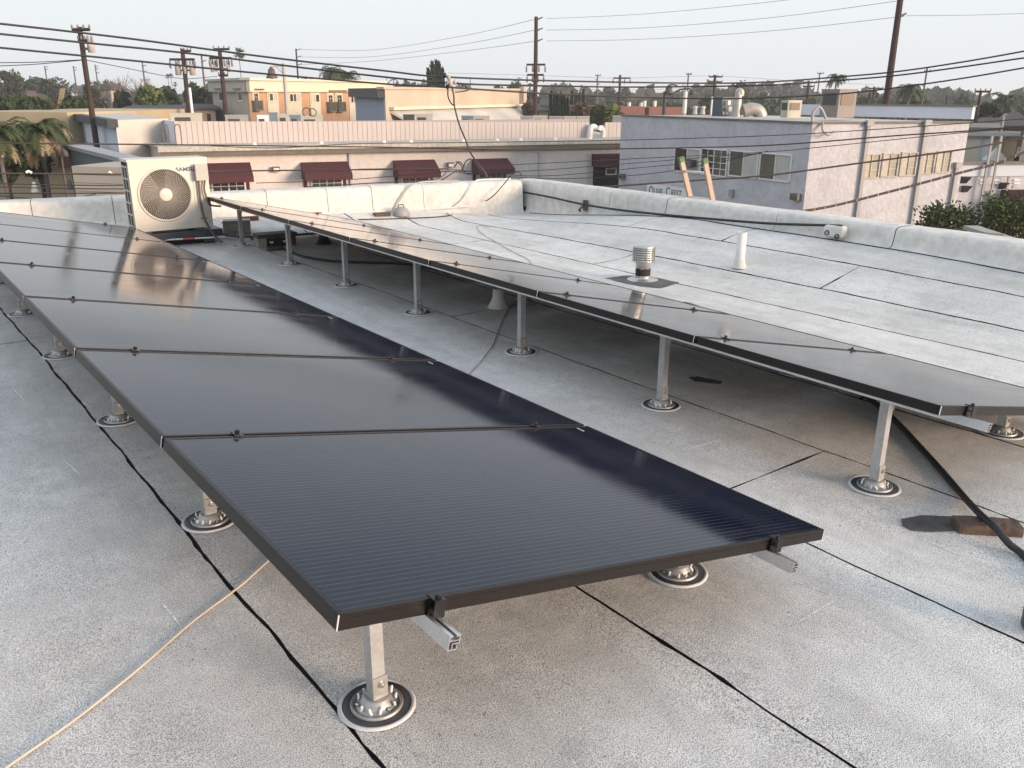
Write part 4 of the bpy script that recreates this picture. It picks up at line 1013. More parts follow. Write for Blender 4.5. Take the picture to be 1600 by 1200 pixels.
# sign
u0, z1 = wl.hit(1013, 286); u1, z0 = wl.hit(1073, 318)
ua, ub = min(u0, u1), max(u0, u1)
sg = thing('building_sign', 'pale sign board lettered OLIVE CREST on the shaded grey wall', 'sign', wl.pt(ua, z0))
b = MB(); wl.slab(b, ua-.02, ub+.02, z0-.25, z1, .006, .04, 'label_white'); b.build('board', None, sg)
def wall_text(wf, s, px, py, h, ma, parent, width=None, o=.045, bold=0.):
    """text reading left to right as seen from the front"""
    P = wf.pt(*wf.hit(px, py), o); nrm = wf.n; right = Vector((0, 0, 1)).cross(nrm)
    M_ = Matrix((right, Vector((0, 0, 1)), nrm)).transposed().to_4x4()
    off = Vector((0, 0, 0)); q = parent
    while q is not None: off += q.location; q = q.parent
    M_.translation = P-off
    return text_mesh(s, h, 'lettering', ma, parent, M_, ext=.004, sx=width or 1, bold=bold)
wall_text(wl, 'O', 1014.5, 303.5, .50, 'logo_green', sg, .80)
wall_text(wl, 'LIVE', 1022.5, 303, .36, 'logo_green', sg, .88)
wall_text(wl, 'C', 1041, 305.5, .50, 'logo_green', sg, .80)
wall_text(wl, 'REST', 1049.5, 305.5, .36, 'logo_green', sg, .84)
# small meter on wall
for x, y, lab in ((1145, 302, 'small grey meter box on the shaded wall right of the ladder'),):
    u, z = wl.hit(x, y); b = MB(); wl.slab(b, u-.09, u+.09, z-.12, z+.14, .004, .12, 'unit_grey'); r = b.build('meter_box'); r.location = (0, 0, 0); tag(r, lab, 'meter box')
# ------------------------------------------------------------------ roof units
def roof_unit(name, label, x0, y0, x1, y1, dist, ma, xs=None, depth=1.0, louv=True, group=None, split=None, zbase=None, angle=.6):
    """box unit; x0..x1 is its face towards the camera, split = pixel x of the corner between its two seen faces"""
    if split:
        c = at(split, (y0+y1)/2, dist); l = at(x0, (y0+y1)/2, dist+(split-x0)/1342*dist*angle); r_ = at(x1, (y0+y1)/2, dist+(x1-split)/1342*dist*angle*1.2)
        z0, z1 = zat(split, y1, c), zat(split, y0, c); bk = l+(r_-c); foot = [l, c, r_, bk]
    else:
        l = at(x0, (y0+y1)/2, dist); r_ = at(x1, (y0+y1)/2, dist); nn = (l-CAM).to_2d().normalized(); nn = Vector((nn.x, nn.y, 0)); c = (l+r_)/2
        z0, z1 = zat((x0+x1)/2, y1, c), zat((x0+x1)/2, y0, c); foot = [l, r_, r_+nn*depth, l+nn*depth]
    if zbase is not None: z0 = zbase
    r = thing(name, label, 'rooftop unit', (foot[0].x, foot[0].y, z0), group=group)
    b = MB(); b.prism(poly2(*foot), z0, z1-.03, ma); b.build('casing', None, r)
    cx = sum(p.x for p in foot)/4; cy = sum(p.y for p in foot)/4
    b = MB(); b.prism([(cx+(p.x-cx)*1.03, cy+(p.y-cy)*1.03) for p in foot], z1-.029, z1+.02, ma); b.build('lid', None, r)
    if louv:
        faces = [(foot[0], foot[1])]+([(foot[1], foot[2])] if split else [])
        for (p, q_) in faces:
            wf = WF(p, q_); b = MB(); H = z1-z0
            wf.slab(b, wf.L*.12, wf.L*(.62 if not split else .86), z0+H*(.25 if not split else .45), z1-H*.12, .003, .02, 'grille' if wf.n.x < -.5 or not split else 'louvre_sunlit')  # sun-side louvre gets a browner copy: sunlight put into the colour
            b.build('louvre', None, r)
            b = MB()
            for k in range(6): zz = z0+H*.3+H*.5*k/6; wf.slab(b, wf.L*.12, wf.L*(.62 if not split else .86), max(zz, z0+H*.46) if split else zz, (max(zz, z0+H*.46) if split else zz)+.02, .021, .035, ma)
            if not split: b.build('louvre_blade', None, r)
            else: b = None
    return r
# units behind the slatted screen (on the long building's roof) ; their lower parts are hidden
zr = zc+.165
RU = [(267, 316, 178, 190, 'unit_beige', 'pale green-grey roof unit at the left end of the slatted screen'), (352, 388, 181, 191, 'unit_grey', 'dark louvred roof unit behind the slats, under the leftmost maroon awning line'),
      (402, 420, 181, 191, 'label_white', 'small white roof box left of the blue roof unit'), (421, 434, 177, 191, 'unit_blue', 'small blue roof unit left of the bell lamp post'), (435, 453, 179, 191, 'unit_beige', 'beige roof unit just left of the bell lamp post foot'),
      (453, 470, 181, 191, 'unit_blue', 'blue grey roof unit right of the bell lamp post foot'), (471, 505, 182, 191, 'unit_beige', 'wide beige roof unit with cable coils on top'),
      (630, 648, 180, 191, 'grille', 'black louvred roof unit in front of the beige building'), (649, 676, 179, 191, 'unit_beige', 'pale green roof unit beside the black louvred one'),
      (721, 740, 182, 192, 'unit_blue', 'blue roof unit right of the drooping cable'), (740, 765, 182, 192, 'unit_beige', 'beige roof unit right of the drooping cable'),
      (813, 833, 182.5, 192, 'unit_grey', 'grey roof unit at the foot of the tall utility pole'), (833, 855, 182, 192, 'unit_beige', 'beige roof unit right of the tall utility pole'), (858, 880, 183, 192, 'unit_grey', 'grey roof unit with a small vent below the cypress row'),
      (881, 900, 183, 192, 'unit_beige', 'yellowish roof unit left of the louvred one below the cypresses'), (901, 921, 183, 192, 'unit_beige', 'roof unit with brown louvres beside the gap in the slats'), (957, 971, 182, 192, 'unit_grey', 'dark roof unit touching the edge of the grey stucco building')]
for x0, x1, y0, y1, ma, lab in RU: roof_unit('roof_unit', lab, x0, y0, x1, y1, 41 if x0 < 560 else 43 if x0 < 800 else 45, ma, depth=1.1, group='air handling units on the long building', zbase=zr, louv=(x1-x0 > 16))
# units on the stucco building
u_ = roof_unit('roof_unit', 'large brown grey evaporative cooler on the stucco roof, lit on its right side', 1282, 140, 1337, 184, 33.2, 'unit_brown', split=1310)
for x_, w_ in ((1283, 0),): pass
b = MB(); 
roof_unit('roof_unit', 'small beige and dark condenser left of the large cooler', 1220, 157.5, 1252, 184, 34.5, 'unit_beige', split=1231)
tu = roof_unit('roof_unit', 'dark teal package unit on the stucco roof with two white stickers', 1113, 152.5, 1146, 182, 37.5, 'unit_teal', split=1128, louv=False)
wf = WF(at(1128.5, 165, 37.4), at(1146, 165, 37.65))
for r4 in ((1137, 157, 1141, 164), (1138, 167, 1142.5, 174), (1129, 174, 1131, 179), (1133.5, 176, 1137, 178)):
    b = MB(); u0, u1, z0, z1 = wf.rect(*r4); wf.slab(b, min(u0, u1), max(u0, u1), z0, z1, .03, .04, 'label_white'); b.build('sticker', None, tu)
p = at(1151, 183, 37); dd = thing('roof_duct', 'rust streaked curved sheet metal duct beside the teal unit', 'duct', (p.x, p.y, zt-.03))
b = MB(); b.tube(arc([(.0, 0, 0), (0, 0, .45), (.0, 0, .85)], 4), .15, 12, 'rusty_duct'); b.build('riser', None, dd, off=(0, 0, 0))
b = MB(); RV = R_.normalized(); b.tube(arc([RV*.1+Vector((0, 0, .8)), RV*.1+Vector((0, 0, .95)), Vector((0, 0, .98)), -RV*.02+Vector((0, 0, .85))], 4), .12, 10, 'rusty_duct'); b.build('hood', None, dd, off=(0, 0, 0))
b = MB(); b.tube(arc([RV*.25+Vector((0, 0, .22)), RV*.55+Vector((0, 0, .3)), RV*.85+Vector((0, 0, .22)), RV*.98+Vector((0, 0, .0))], 5), .25, 14, 'rusty_duct'); b.build('elbow_duct', None, dd, off=(0, 0, 0))
for x in (1086, 1098): p = at(x, 176, 41); b = MB(); b.lathe([(.12, 0), (.08, .2), (.13, .32), (0, .36)], 10, (0, 0, 0), 'roofwhite'); o = b.build('ventilator'); o.location = (p.x, p.y, zt-.03); tag(o, '%s of two small white caps on the stucco roof' % ('left' if x < 1090 else 'right'), 'vent')
for x, y0 in ((1111, 151), (1069, 143)):
    p = at(x, 178, 40 if x == 1111 else 43); b = MB(); b.tube([(0, 0, 0), (0, 0, zat(x, y0, p)-zt+.03)], .045 if x == 1111 else .09, 8, 'pvc'); o = b.build('vent_stack'); o.location = (p.x, p.y, zt-.03); tag(o, 'thin white vent stack left of the teal unit' if x == 1111 else 'pale post-like stack below the right bell lamp', 'vent pipe')
p = at(1270, 183, 32); b = MB(); b.tube(arc([(0, 0, 0), (0, 0, .3), (.2, -.1, .45), (.45, -.2, .1)], 6), .05, 8, 'unit_grey'); o = b.build('conduit'); o.location = (p.x, p.y, zt-.03); tag(o, 'bent grey conduit on the roof corner left of the large cooler', 'conduit')
u, z = wr.hit(1284, 203); b = MB(); P = wr.pt(u, z, .02); b.tube(arc([wr.pt(u, z+.25, .02), wr.pt(u-.1, z, .2), wr.pt(u+.1, z-.15, .25), wr.pt(u+.35, z-.05, .15)], 6), .035, 7, 'unit_grey'); tag(b.build('conduit'), 'hanging grey service drop bracket at the top of the lit stucco wall', 'conduit')
for x in (262, 281):
    u, z0_ = wb.hit(x, 228); z1_ = wb.hit(x, 197)[1]; b = MB(); o_ = -.6
    b.tube(arc([wb.pt(u-.10, zc+.1, o_), wb.pt(u-.10, z1_-.1, o_), wb.pt(u, z1_+.04, o_), wb.pt(u+.10, z1_-.1, o_), wb.pt(u+.10, zc+.1, o_)], 6), .022, 6, 'cornice')
    tag(b.build('roof_hoop'), '%s of two thin dark hoop rails at the left end of the slatted roof screen' % ('left' if x < 270 else 'right'), 'hoop rail')
p = at(484, 181, 41); b = MB(); RV_ = Vector((R_.x, R_.y, 0)).normalized()
for dx, rr in ((-.12, .19), (.14, .16)): b.tube([Vector((0, 0, .15))+RV_*(dx+cos(t*pi/8)*rr)+Vector((0, 0, sin(t*pi/8)*rr)) for t in range(17)], .02, 5, 'cable')
o = b.build('cable_coil'); o.location = p; tag(o, 'coiled black cable standing on the wide beige roof unit', 'cable')
# ================================================================== orange apartment house
def block(name, label, c0, c1, ztop, ma, depth=12, cat='building', side=None, roofm='roofwhite', side_m=None):
    r = root_at(name, label, cat, c0); w = WF(c0, c1); b = MB()
    A, B = w.pt(0, 0), w.pt(w.L, 0)
    bl = side if side is not None else A-w.n*depth
    b.prism(poly2(A, B, (bl+(B-A)) if side is not None else B-w.n*depth, bl), GZ, ztop, ma); b.build('wall', None, r)
    return r, w
c0 = at(388, 130, 76); c1 = at(600, 134, 93); cs = at(331, 130, 88)
z3 = zat(388, 128, c0)
ap, wa = block('apartment_building', 'orange two storey apartment building with cream trimmed windows', c0, c1, z3, 'apt_orange', side=cs, depth=20)
ws = WF(c0, cs)
b = MB(); wa.slab(b, -.3, wa.L, z3-.75, z3+.12, .01, .35, 'trim_cream'); wa.slab(b, -.45, wa.L, z3+.121, z3+.32, -.5, .55, 'trim_cream'); b.build('cornice', None, ap)
b = MB(); ws.slab(b, 0, ws.L+.2, z3-.76, z3+.11, .012, .34, 'unit_beige'); ws.slab(b, 0, ws.L+.4, z3+.122, z3+.315, -.5, .54, 'unit_beige'); b.build('cornice', None, ap)  # side cornice in a duller tone, shade put into the colour
b = MB(); ws.slab(b, .02, ws.L, GZ, z3-.77, .004, .05, 'tan_and_apt_shade'); b.build('side_wall', None, ap)  # orange house's side painted grey tan to carry its shade
for (x0, y0, x1, y1, np_, pan) in ((418, 144, 432, 159.5, 2, 1), (450, 145, 468, 160.5, 3, 1), (485, 146, 498, 161, 2, 1), (546, 148, 556, 162, 2, 1)):
    u0, u1, z0, z1 = wa.rect(x0-1.5, y0-1.5, x1+1.5, y1+1); 
    if pan: b = MB(); wa.slab(b, u0, u1, GZ+1, z1, .004, .08, 'trim_cream'); b.build('trim_panel', None, ap)
    wa.window(ap, x0, y0, x1, y1, np_, frame='trim_cream', fw=.12, proud=.12, pane_mats=[('glass_dark', 'glass_green', 'blind')[(k+int(x0)) % 3] for k in range(np_)])
for (x0, x1) in ((394.5, 403), (511, 519), (524.5, 533.5)):
    y0, y1 = (144, 170) if x0 < 400 else (147, 172)
    u0, u1, z0, z1 = wa.rect(x0-1.2, y0-1.5, x1+1.2, y1); b = MB(); wa.slab(b, u0, u1, z0, z1, .004, .08, 'trim_cream'); b.build('door_trim', None, ap)
    wa.window(ap, x0, y0, x1, y1, 1, frame='trim_cream', fw=.1, proud=.12, rows_=4, cols=2)
    u0, u1, z0, z1 = wa.rect(x0-1, y1-12, x1+1, y1+1); b = MB()
    for k in range(9): uu = u0+(u1-u0)*k/8; wa.slab(b, uu-.025, uu+.025, z0, z1, .40, .45, 'cornice')
    for uu in (u0, u1): wa.slab(b, uu-.03, uu+.03, z0, z1, .08, .40, 'cornice')
    wa.slab(b, u0-.03, u1+.03, z1+.001, z1+.06, .08, .46, 'cornice'); wa.slab(b, u0-.03, u1+.03, z0-.1, z0-.001, .08, .46, 'cornice'); b.build('balcony_rail', None, ap)
    u0, u1, z0, z1 = wa.rect(x0-2.5, 138.5 if x0 < 400 else 141, x1+2.5, 140.5 if x0 < 400 else 143); b = MB(); wa.slab(b, u0, u1, z0, z1, .004, .5, 'wood_red'); b.build('door_hood', None, ap)
for (x0, x1) in ((344, 349.5), (374, 380.5)):
    ws.window(ap, x0, 143, x1, 158.5, 1, frame='label_white', fw=.1, proud=.1)
    u0, u1, z0, z1 = ws.rect(x0-2, 138, x1+1.5, 139.5); b = MB(); ws.slab(b, min(u0, u1), max(u0, u1), z0, z1, .06, .5, 'cornice'); b.build('window_hood', None, ap)
# ================================================================== beige building with end wall tinted blue for shade
c0 = at(601, 136, 56); c1 = at(815, 141, 74); cs = at(555, 134, 66); z4 = zat(601, 136, c0)
z4 = (z4+zat(815, 143, c1))/2
bb_, w5 = block('beige_building', 'large beige flat roofed building with a shade-tinted blue end wall, behind the slatted screen', c0, c1, z4-.02, 'beige', side=cs, depth=14)
w6 = WF(c0, cs)
b = MB(); w6.slab(b, .05, w6.L, GZ, z4-.55, .004, .06, 'beige_end_shade'); b.build('end_wall', None, bb_)  # blue grey over the beige end: shade painted as wall colour
b = MB(); w6.slab(b, .05, w6.L+.5, z4-.53, z4+.05, .006, .45, 'charcoal'); b.build('dark_fascia', None, bb_)
b = MB(); w5.slab(b, -.3, w5.L+.2, z4-.018, z4+.12, -.4, .12, 'beige'); b.build('coping', None, bb_)
zl = w5.hit(700, 165)[1]; b = MB(); w5.slab(b, .4, w5.L-.3, zl-.18, zl, .004, .35, 'trim_cream'); b.build('ledge', None, bb_)
b = MB(); u0 = w5.hit(628, 180)[0]; u1 = w5.hit(785, 180)[0]
P = [w5.pt(.5, zl-.19, .01), w5.pt(w5.L-.4, zl-.19, .01), w5.pt(u1, zl-2.2, 3.5), w5.pt(u0, zl-2.2, 3.5), w5.pt(.5, zl-.35, .01), w5.pt(w5.L-.4, zl-.35, .01), w5.pt(u1, zl-2.4, 3.5), w5.pt(u0, zl-2.4, 3.5)]
b.add(P, [(0, 3, 2, 1), (4, 5, 6, 7), (0, 4, 7, 3), (1, 2, 6, 5), (3, 7, 6, 2)], 'roofwhite'); b.build('sloping_roof', None, bb_)
# far end pilaster
b = MB(); w5.slab(b, w5.L-.45, w5.L+.15, GZ, z4+.25, .002, .4, 'beige'); b.build('pilaster', None, bb_)
# ================================================================== left: building with side wall tinted blue for shade
c0 = at(183, 192, 39); cs = at(100, 176, 56); c1 = at(262, 183, 41)
z6 = zat(183, 187, c0)
bl, w7 = block('shade_blue_building', 'flat roofed building with shade-tinted blue side wall and dark fascia at the left', c0, c1, z6-.02, 'roofwhite', side=cs, depth=12)
w8 = WF(c0, cs)
b = MB(); w8.slab(b, .0, w8.L, GZ, z6-.30, .004, .06, 'blue_and_shade'); b.build('side_wall', None, bl)  # blue of this side is its shade, put into the colour
for k, sgm in enumerate((.35, .62)): 
    b = MB(); w8.slab(b, w8.L*sgm, w8.L*sgm+.02, GZ, z6-.31, .0605, .066, 'unit_grey'); b.build('joint', None, bl)
b = MB(); w8.slab(b, 0, w8.L, z6-1.25, z6-1.23, .0605, .066, 'unit_grey'); b.build('joint', None, bl)
b = MB(); w8.slab(b, -.25, w8.L+.3, z6-.29, z6+.02, .006, .40, 'charcoal'); b.build('dark_fascia', None, bl)
b = MB(); 
# lower shed in front
c2 = at(193, 248, 26.5); c3 = at(105, 229, 34); z7 = zat(192, 247, c2)
w9 = WF(c2, c3)
r = root_at('low_shed', 'low dark teal walled shed with a grey coping below the shade-blue wall', 'building', c2)
b = MB(); w9.slab(b, 0, w9.L, GZ, z7-.12, -.4, 0, 'darkteal'); b.build('wall', None, r)
b = MB(); w9.slab(b, -.05, w9.L+.1, z7-.118, z7, -.5, .08, 'unit_grey'); b.build('coping', None, r)
# tan block building and flat roof at lower left
c4 = at(112, 262, 24); c5 = at(240, 262, 22.5); z8 = zat(150, 262, (c4+c5)/2)
r, w10 = block('tan_block_building', 'plain tan block wall building left of the AC unit', c4, c5, z8, 'tan_block', depth=1.5)
for k in range(12):
    z = z8-.2*(k+1); b = MB(); w10.slab(b, 0, w10.L, z, z+.012, .001, .004, 'cornice'); b.build('block_joint', None, r)
c6 = at(-120, 275, 22); c7 = at(113, 270, 23.5); z9 = -1.62
r = root_at('flat_roof_building', 'low building with a stained grey flat roof at the far left', 'building', c6)
w11 = WF(c6, c7); b = MB(); w11.slab(b, 0, w11.L-.4, GZ, z9, -16, 3, 'roofgrey'); b.build('wall', None, r)
b = MB(); w11.slab(b, 0, w11.L-.3, z9+.001, z9+.10, -16.2, -15.9, 'roofwhite'); w11.slab(b, w11.L-.7, w11.L-.4, z9+.001, z9+.10, -15.8, 3, 'roofwhite'); b.build('kerb', None, r)
for x, y in ((45, 268), (55, 300), (110, 296)):
    p = onz(x, y, z9); b = MB(); b.lathe([(.12, 0), (.09, .1), (.05, .3), (0, .32)], 10, (0, 0, 0), 'pvc' if x < 100 else 'cornice'); o = b.build('roof_vent'); o.location = p; tag(o, 'small vent on the stained grey roof at the left, %s' % {45: 'beside the thick cable', 55: 'pale, lowest in view', 110: 'dark, near the tan wall'}[x], 'vent')
# yellow building with blue letters
c0 = at(-60, 200, 52); c1 = at(108, 200, 48); z10 = zat(60, 176, c1)
r, w12 = block('yellow_building', 'yellow building with blue lettering, mostly hidden by palms at the left edge', c0, c1, z10, 'yellow_wall', depth=10)
u0, u1, z0, z1 = w12.rect(20, 243, 107, 249); b = MB(); w12.slab(b, 0, w12.L, z0-.3, z1, .01, 1.0, 'wood_red'); b.build('canopy', None, r)
wall_text(w12, 'EVA', 22, 234, .62, 'sign_blue', r, 1.35, bold=.02)
wall_text(w12, 'VA', 83, 233, .5, 'sign_blue', r, 1.2, bold=.02)
u0, u1, z0, z1 = w12.rect(47, 236, 62, 240); b = MB(); w12.slab(b, u0, u1, z0, z1, .01, .04, 'sign_blue'); b.build('small_plate', None, r)
# low houses in the distance
def house(label, x0, x1, ytop, yeave, dist, wall_m, roof_m, depth=9, cat='house'):
    a = at(x0, yeave, dist); c = at(x1, yeave, dist); w = WF(a, c); ze = zat((x0+x1)/2, yeave, (a+c)/2); zr_ = zat((x0+x1)/2, ytop, (a+c)/2)
    r = root_at('house', label, cat, a)
    b = MB(); w.slab(b, 0, w.L, GZ, ze, -depth, 0, wall_m); b.build('wall', None, r)
    b = MB(); P = [w.pt(-.4, ze, .4), w.pt(w.L+.4, ze, .4), w.pt(w.L+.4, ze, -depth-.4), w.pt(-.4, ze, -depth-.4), w.pt(w.L*.12, zr_, -depth/2), w.pt(w.L*.88, zr_, -depth/2)]
    P += [p-Vector((0, 0, .18)) for p in P[:4]]
    b.add(P, [(0, 1, 5, 4), (1, 2, 5), (2, 3, 4, 5), (3, 0, 4), (0, 6, 7, 1), (1, 7, 8, 2), (2, 8, 9, 3), (3, 9, 6, 0), (6, 9, 8, 7)], roof_m); b.build('roof', None, r)
    for k in range(2):
        u = w.L*(.25+.45*k); zz = min(ze-.5, ze-.3); b = MB(); w.slab(b, u, u+w.L*.12, zz-1.1, zz, .01, .06, 'glass_dark'); b.build('window', None, r)
    return r, w
house('low brown roofed house with an orange wall behind the shade-blue wall building', 196, 300, 165, 170, 72, 'apt_orange', 'shingle', 10)
house('small house with a grey shingle roof behind the two poles at the left', 290, 336, 163, 168, 80, 'beige', 'shingle', 8)
house('house with a dark red roof left of the tall brown pole', 30, 110, 142, 150, 130, 'beige', 'tile_roof', 10)
house('house with a brown roof and lit chimney between the left poles', 153, 190, 143, 153, 105, 'beige', 'tile_roof', 9)
house('grey shingled house right of the tall utility pole', 842, 868, 155, 172, 85, 'beige', 'shingle', 9)
p = at(185, 150, 100); b = MB(); b.box((-.9, -.9, 0), (.9, .9, zat(185, 142, p)-GZ), 'beige'); o = b.build('chimney_tower'); o.location = (p.x, p.y, GZ); tag(o, 'small sunlit tan tower between trees at the left', 'tower')
c0 = at(970, 170, 78); c1 = at(1008, 170, 80); c2 = at(1068, 170, 84); zz = zat(1008, 166.5, c1)
r, w_ = block('brick_building', 'low red brick building behind the left bell lamp', c0, c1, zz, 'brick_red', depth=15)
r2, w_2 = block('brick_building', 'lighter red brick wing to the right, under the bell lamp arm', c1+Vector((.2, -.3, 0)), c2, zz-.08, 'brick_red', depth=14)
for k, x in enumerate((983, 1002, 1007, 1023)): 
    p = at(x, 163, 84); b = MB(); b.tube([(0, 0, 0), (0, 0, zat(x, 158.5 if k > 1 else 161, p)-zz+.1)], .16, 8, 'pvc'); o = b.build('vent_stack'); o.location = (p.x, p.y, zz-.05); tag(o, ['leftmost', 'second', 'third', 'rightmost'][k]+' pale stack on the red brick roof', 'vent pipe', 'stacks on the brick roof')
# ------------------------------------------------------------------ right edge cluster
c0 = at(1497, 258, 38); c1 = at(1660, 264, 40.5); z11 = zat(1560, 254, at(1560, 254, 39))
r, w13 = block('grey_building', 'grey stucco building with pale blue coping behind the shrubs at the right edge', c0, c1, z11-.5, 'stucco_olive', depth=2.5)
b = MB(); w13.slab(b, 0, w13.L, z11-.499, z11-.06, -.3, .06, 'blue_and_shade'); w13.slab(b, 0, w13.L, z11-.059, z11+.03, -.4, .14, 'cornice'); b.build('coping', None, r)
for x in (1535, 1549, 1572):
    u = w13.hit(x-3, 290)[0]; b = MB(); w13.slab(b, u-.035, u+.035, GZ if x != 1549 else w13.hit(1549, 300)[1], z11+(1.0 if x != 1572 else -.5), .15, .22, 'unit_grey'); b.build('conduit', None, r)
u, z = w13.hit(1545, 305); b = MB(); w13.slab(b, u-.09, u+.09, z-.2, z+.2, .10, .23, 'unit_grey'); b.build('junction_box', None, r)
for x, y, lab in ((1507, 294, 'left wedge shaped wall light on the grey wall at the right'), (1565, 289, 'right wedge shaped wall light on the grey wall at the right'), (1506, 280, 'upper small wall light above the left wedge light')):
    u, z = w13.hit(x, y); rr_ = thing('wall_lamp', lab, 'wall light', w13.pt(u, z), group='wedge wall lights')
    b = MB(); P = [w13.pt(u-.13, z+.1, .01), w13.pt(u+.13, z+.1, .01), w13.pt(u+.13, z+.1, .3), w13.pt(u-.13, z+.1, .3), w13.pt(u-.13, z-.16, .01), w13.pt(u+.13, z-.16, .01)]
    b.add(P, [(0, 3, 2, 1), (0, 1, 5, 4), (3, 4, 5, 2), (0, 4, 3), (1, 2, 5)], 'lamp_dark'); b.build('housing', None, rr_)
for x in (1535, 1558, 1588):
    for y in (281, 286):
        u, z = w13.hit(x, y); b = MB(); w13.slab(b, u-.12, u+.12, z-.035, z+.02, .004, .05, 'label_white'); b.build('wall_vent', None, r)
u, z = w13.hit(1596, 300); aw = thing('awning', 'dark maroon dome awning at the right edge above the right shrub', 'awning', w13.pt(u-.6, z-.6))
b = MB(); n = 8; P = []
for k in range(n+1):
    a = pi/2*k/n
    for uu in (u-1.1, u+1.8): P.append(w13.pt(uu+(.25*(sin(a)) if uu < u else 0)-.0, z-1.0+1.1*sin(a), .02+1.3*cos(a)))
b.add(P, [(2*k, 2*k+1, 2*k+3, 2*k+2) for k in range(n)], 'awning', True); P2 = [w13.pt(u-1.1, z-1.0, .02)]+[P[2*k] for k in range(n+1)]; b.add(P2, [(0, k+1, k+2) for k in range(n)], 'awning'); o = b.build('canopy', None, aw); m = o.modifiers.new('s', 'SOLIDIFY'); m.thickness = .03
# low wall with gate rail
c0 = at(1506, 352, 21); c1 = at(1640, 362, 18); w14 = WF(c0, c1); zz = zat(1560, 370, at(1560, 351, 19.6))
r = root_at('garden_wall', 'low grey wall with a black handrail below the shrubs at the right edge', 'wall', c0)
b = MB(); w14.slab(b, 0, w14.L, GZ, zz, -.3, 0, 'concrete_far'); b.build('wall', None, r)
b = MB(); P = [onz(x, y, 0) for x, y in ()]
def on(wf, x, y, o=0): u, z = wf.hit(x, y); return wf.pt(u, z, o)
b.tube([on(w14, 1522, 368, .5), on(w14, 1531, 360, .5), on(w14, 1549, 362, .5), on(w14, 1559, 371, .5)], .035, 6, 'lamp_dark'); b.build('handrail', None, r)
b = MB()
for k in range(14): x = 1566+k*2.2; w14.slab(b, w14.hit(x, 370)[0]-.015, w14.hit(x, 370)[0]+.015, GZ+.3, w14.hit(x, 363+k*.2)[1], .3, .33, 'unit_grey')
tag(b.build('fence_bars', None, r), kind='stuff')
# mid distance boxes right of the stucco building
def blk(name, label, x0, y0, x1, y1, dist, ma, depth=5, d2=None, cat='building', top='cornice'):
    a = at(x0, y1, dist); c = at(x1, y1, d2 or dist); z = zat((x0+x1)/2, y0, (a+c)/2); r, w = block(name, label, a, c, z-.05, ma, depth)
    b = MB(); w.slab(b, -.1, w.L+.1, z-.049, z+.06, -depth-.1, .1, top); b.build('coping', None, r)
    u0, u1 = w.L*.3, w.L*.5; 
    return r, w
blk('storage_building', 'olive grey flat building behind the grey coping at the right', 1506, 214, 1528, 246, 44, 'unit_beige', 6)
blk('storage_building', 'pale blue narrow building between two olive ones at the right', 1528.5, 214.5, 1547, 246, 44.2, 'blue_and_shade', 6)
blk('storage_building', 'second olive grey building right of the pale blue one', 1547.5, 215, 1563, 246, 44.4, 'unit_beige', 6)
blk('storage_building', 'sunlit mustard building at the end of the row at the right', 1563.5, 214.5, 1584, 250, 44.6, 'yellow_wall', 6)
blk('white_building', 'small white building with a dark doorway above the mustard one', 1515, 201, 1559, 214, 52, 'trim_cream', 8)
blk('tan_building', 'tan building cut by the right picture edge', 1592, 173, 1640, 250, 40, 'tan_and_apt_shade', 8)
house('dark roofed house below the palm at the right', 1561, 1596, 179, 196, 60, 'shingle', 'shingle', 8)
house('maroon roofed house behind the white building at the right', 1520, 1590, 186, 198, 66, 'brick_red', 'shingle', 9)
p = at(1597, 245, 47); b = MB(); b.box((-.3, -.3, 0), (.3, .3, zat(1596, 241, p)-GZ), 'stone_red'); o = b.build('brick_planter'); o.location = (p.x, p.y, GZ); tag(o, 'small orange red brick pier at the right edge', 'brick pier')
c0 = at(1555, 246, 42); b = MB(); b.lathe([(.55, 0), (0, .5)], 4, (0, 0, 0), 'roofwhite', False); o = b.build('canopy_tent'); o.location = (c0.x, c0.y, zat(1560, 250, c0)); tag(o, 'white pointed canopy top below the mustard building', 'canopy')
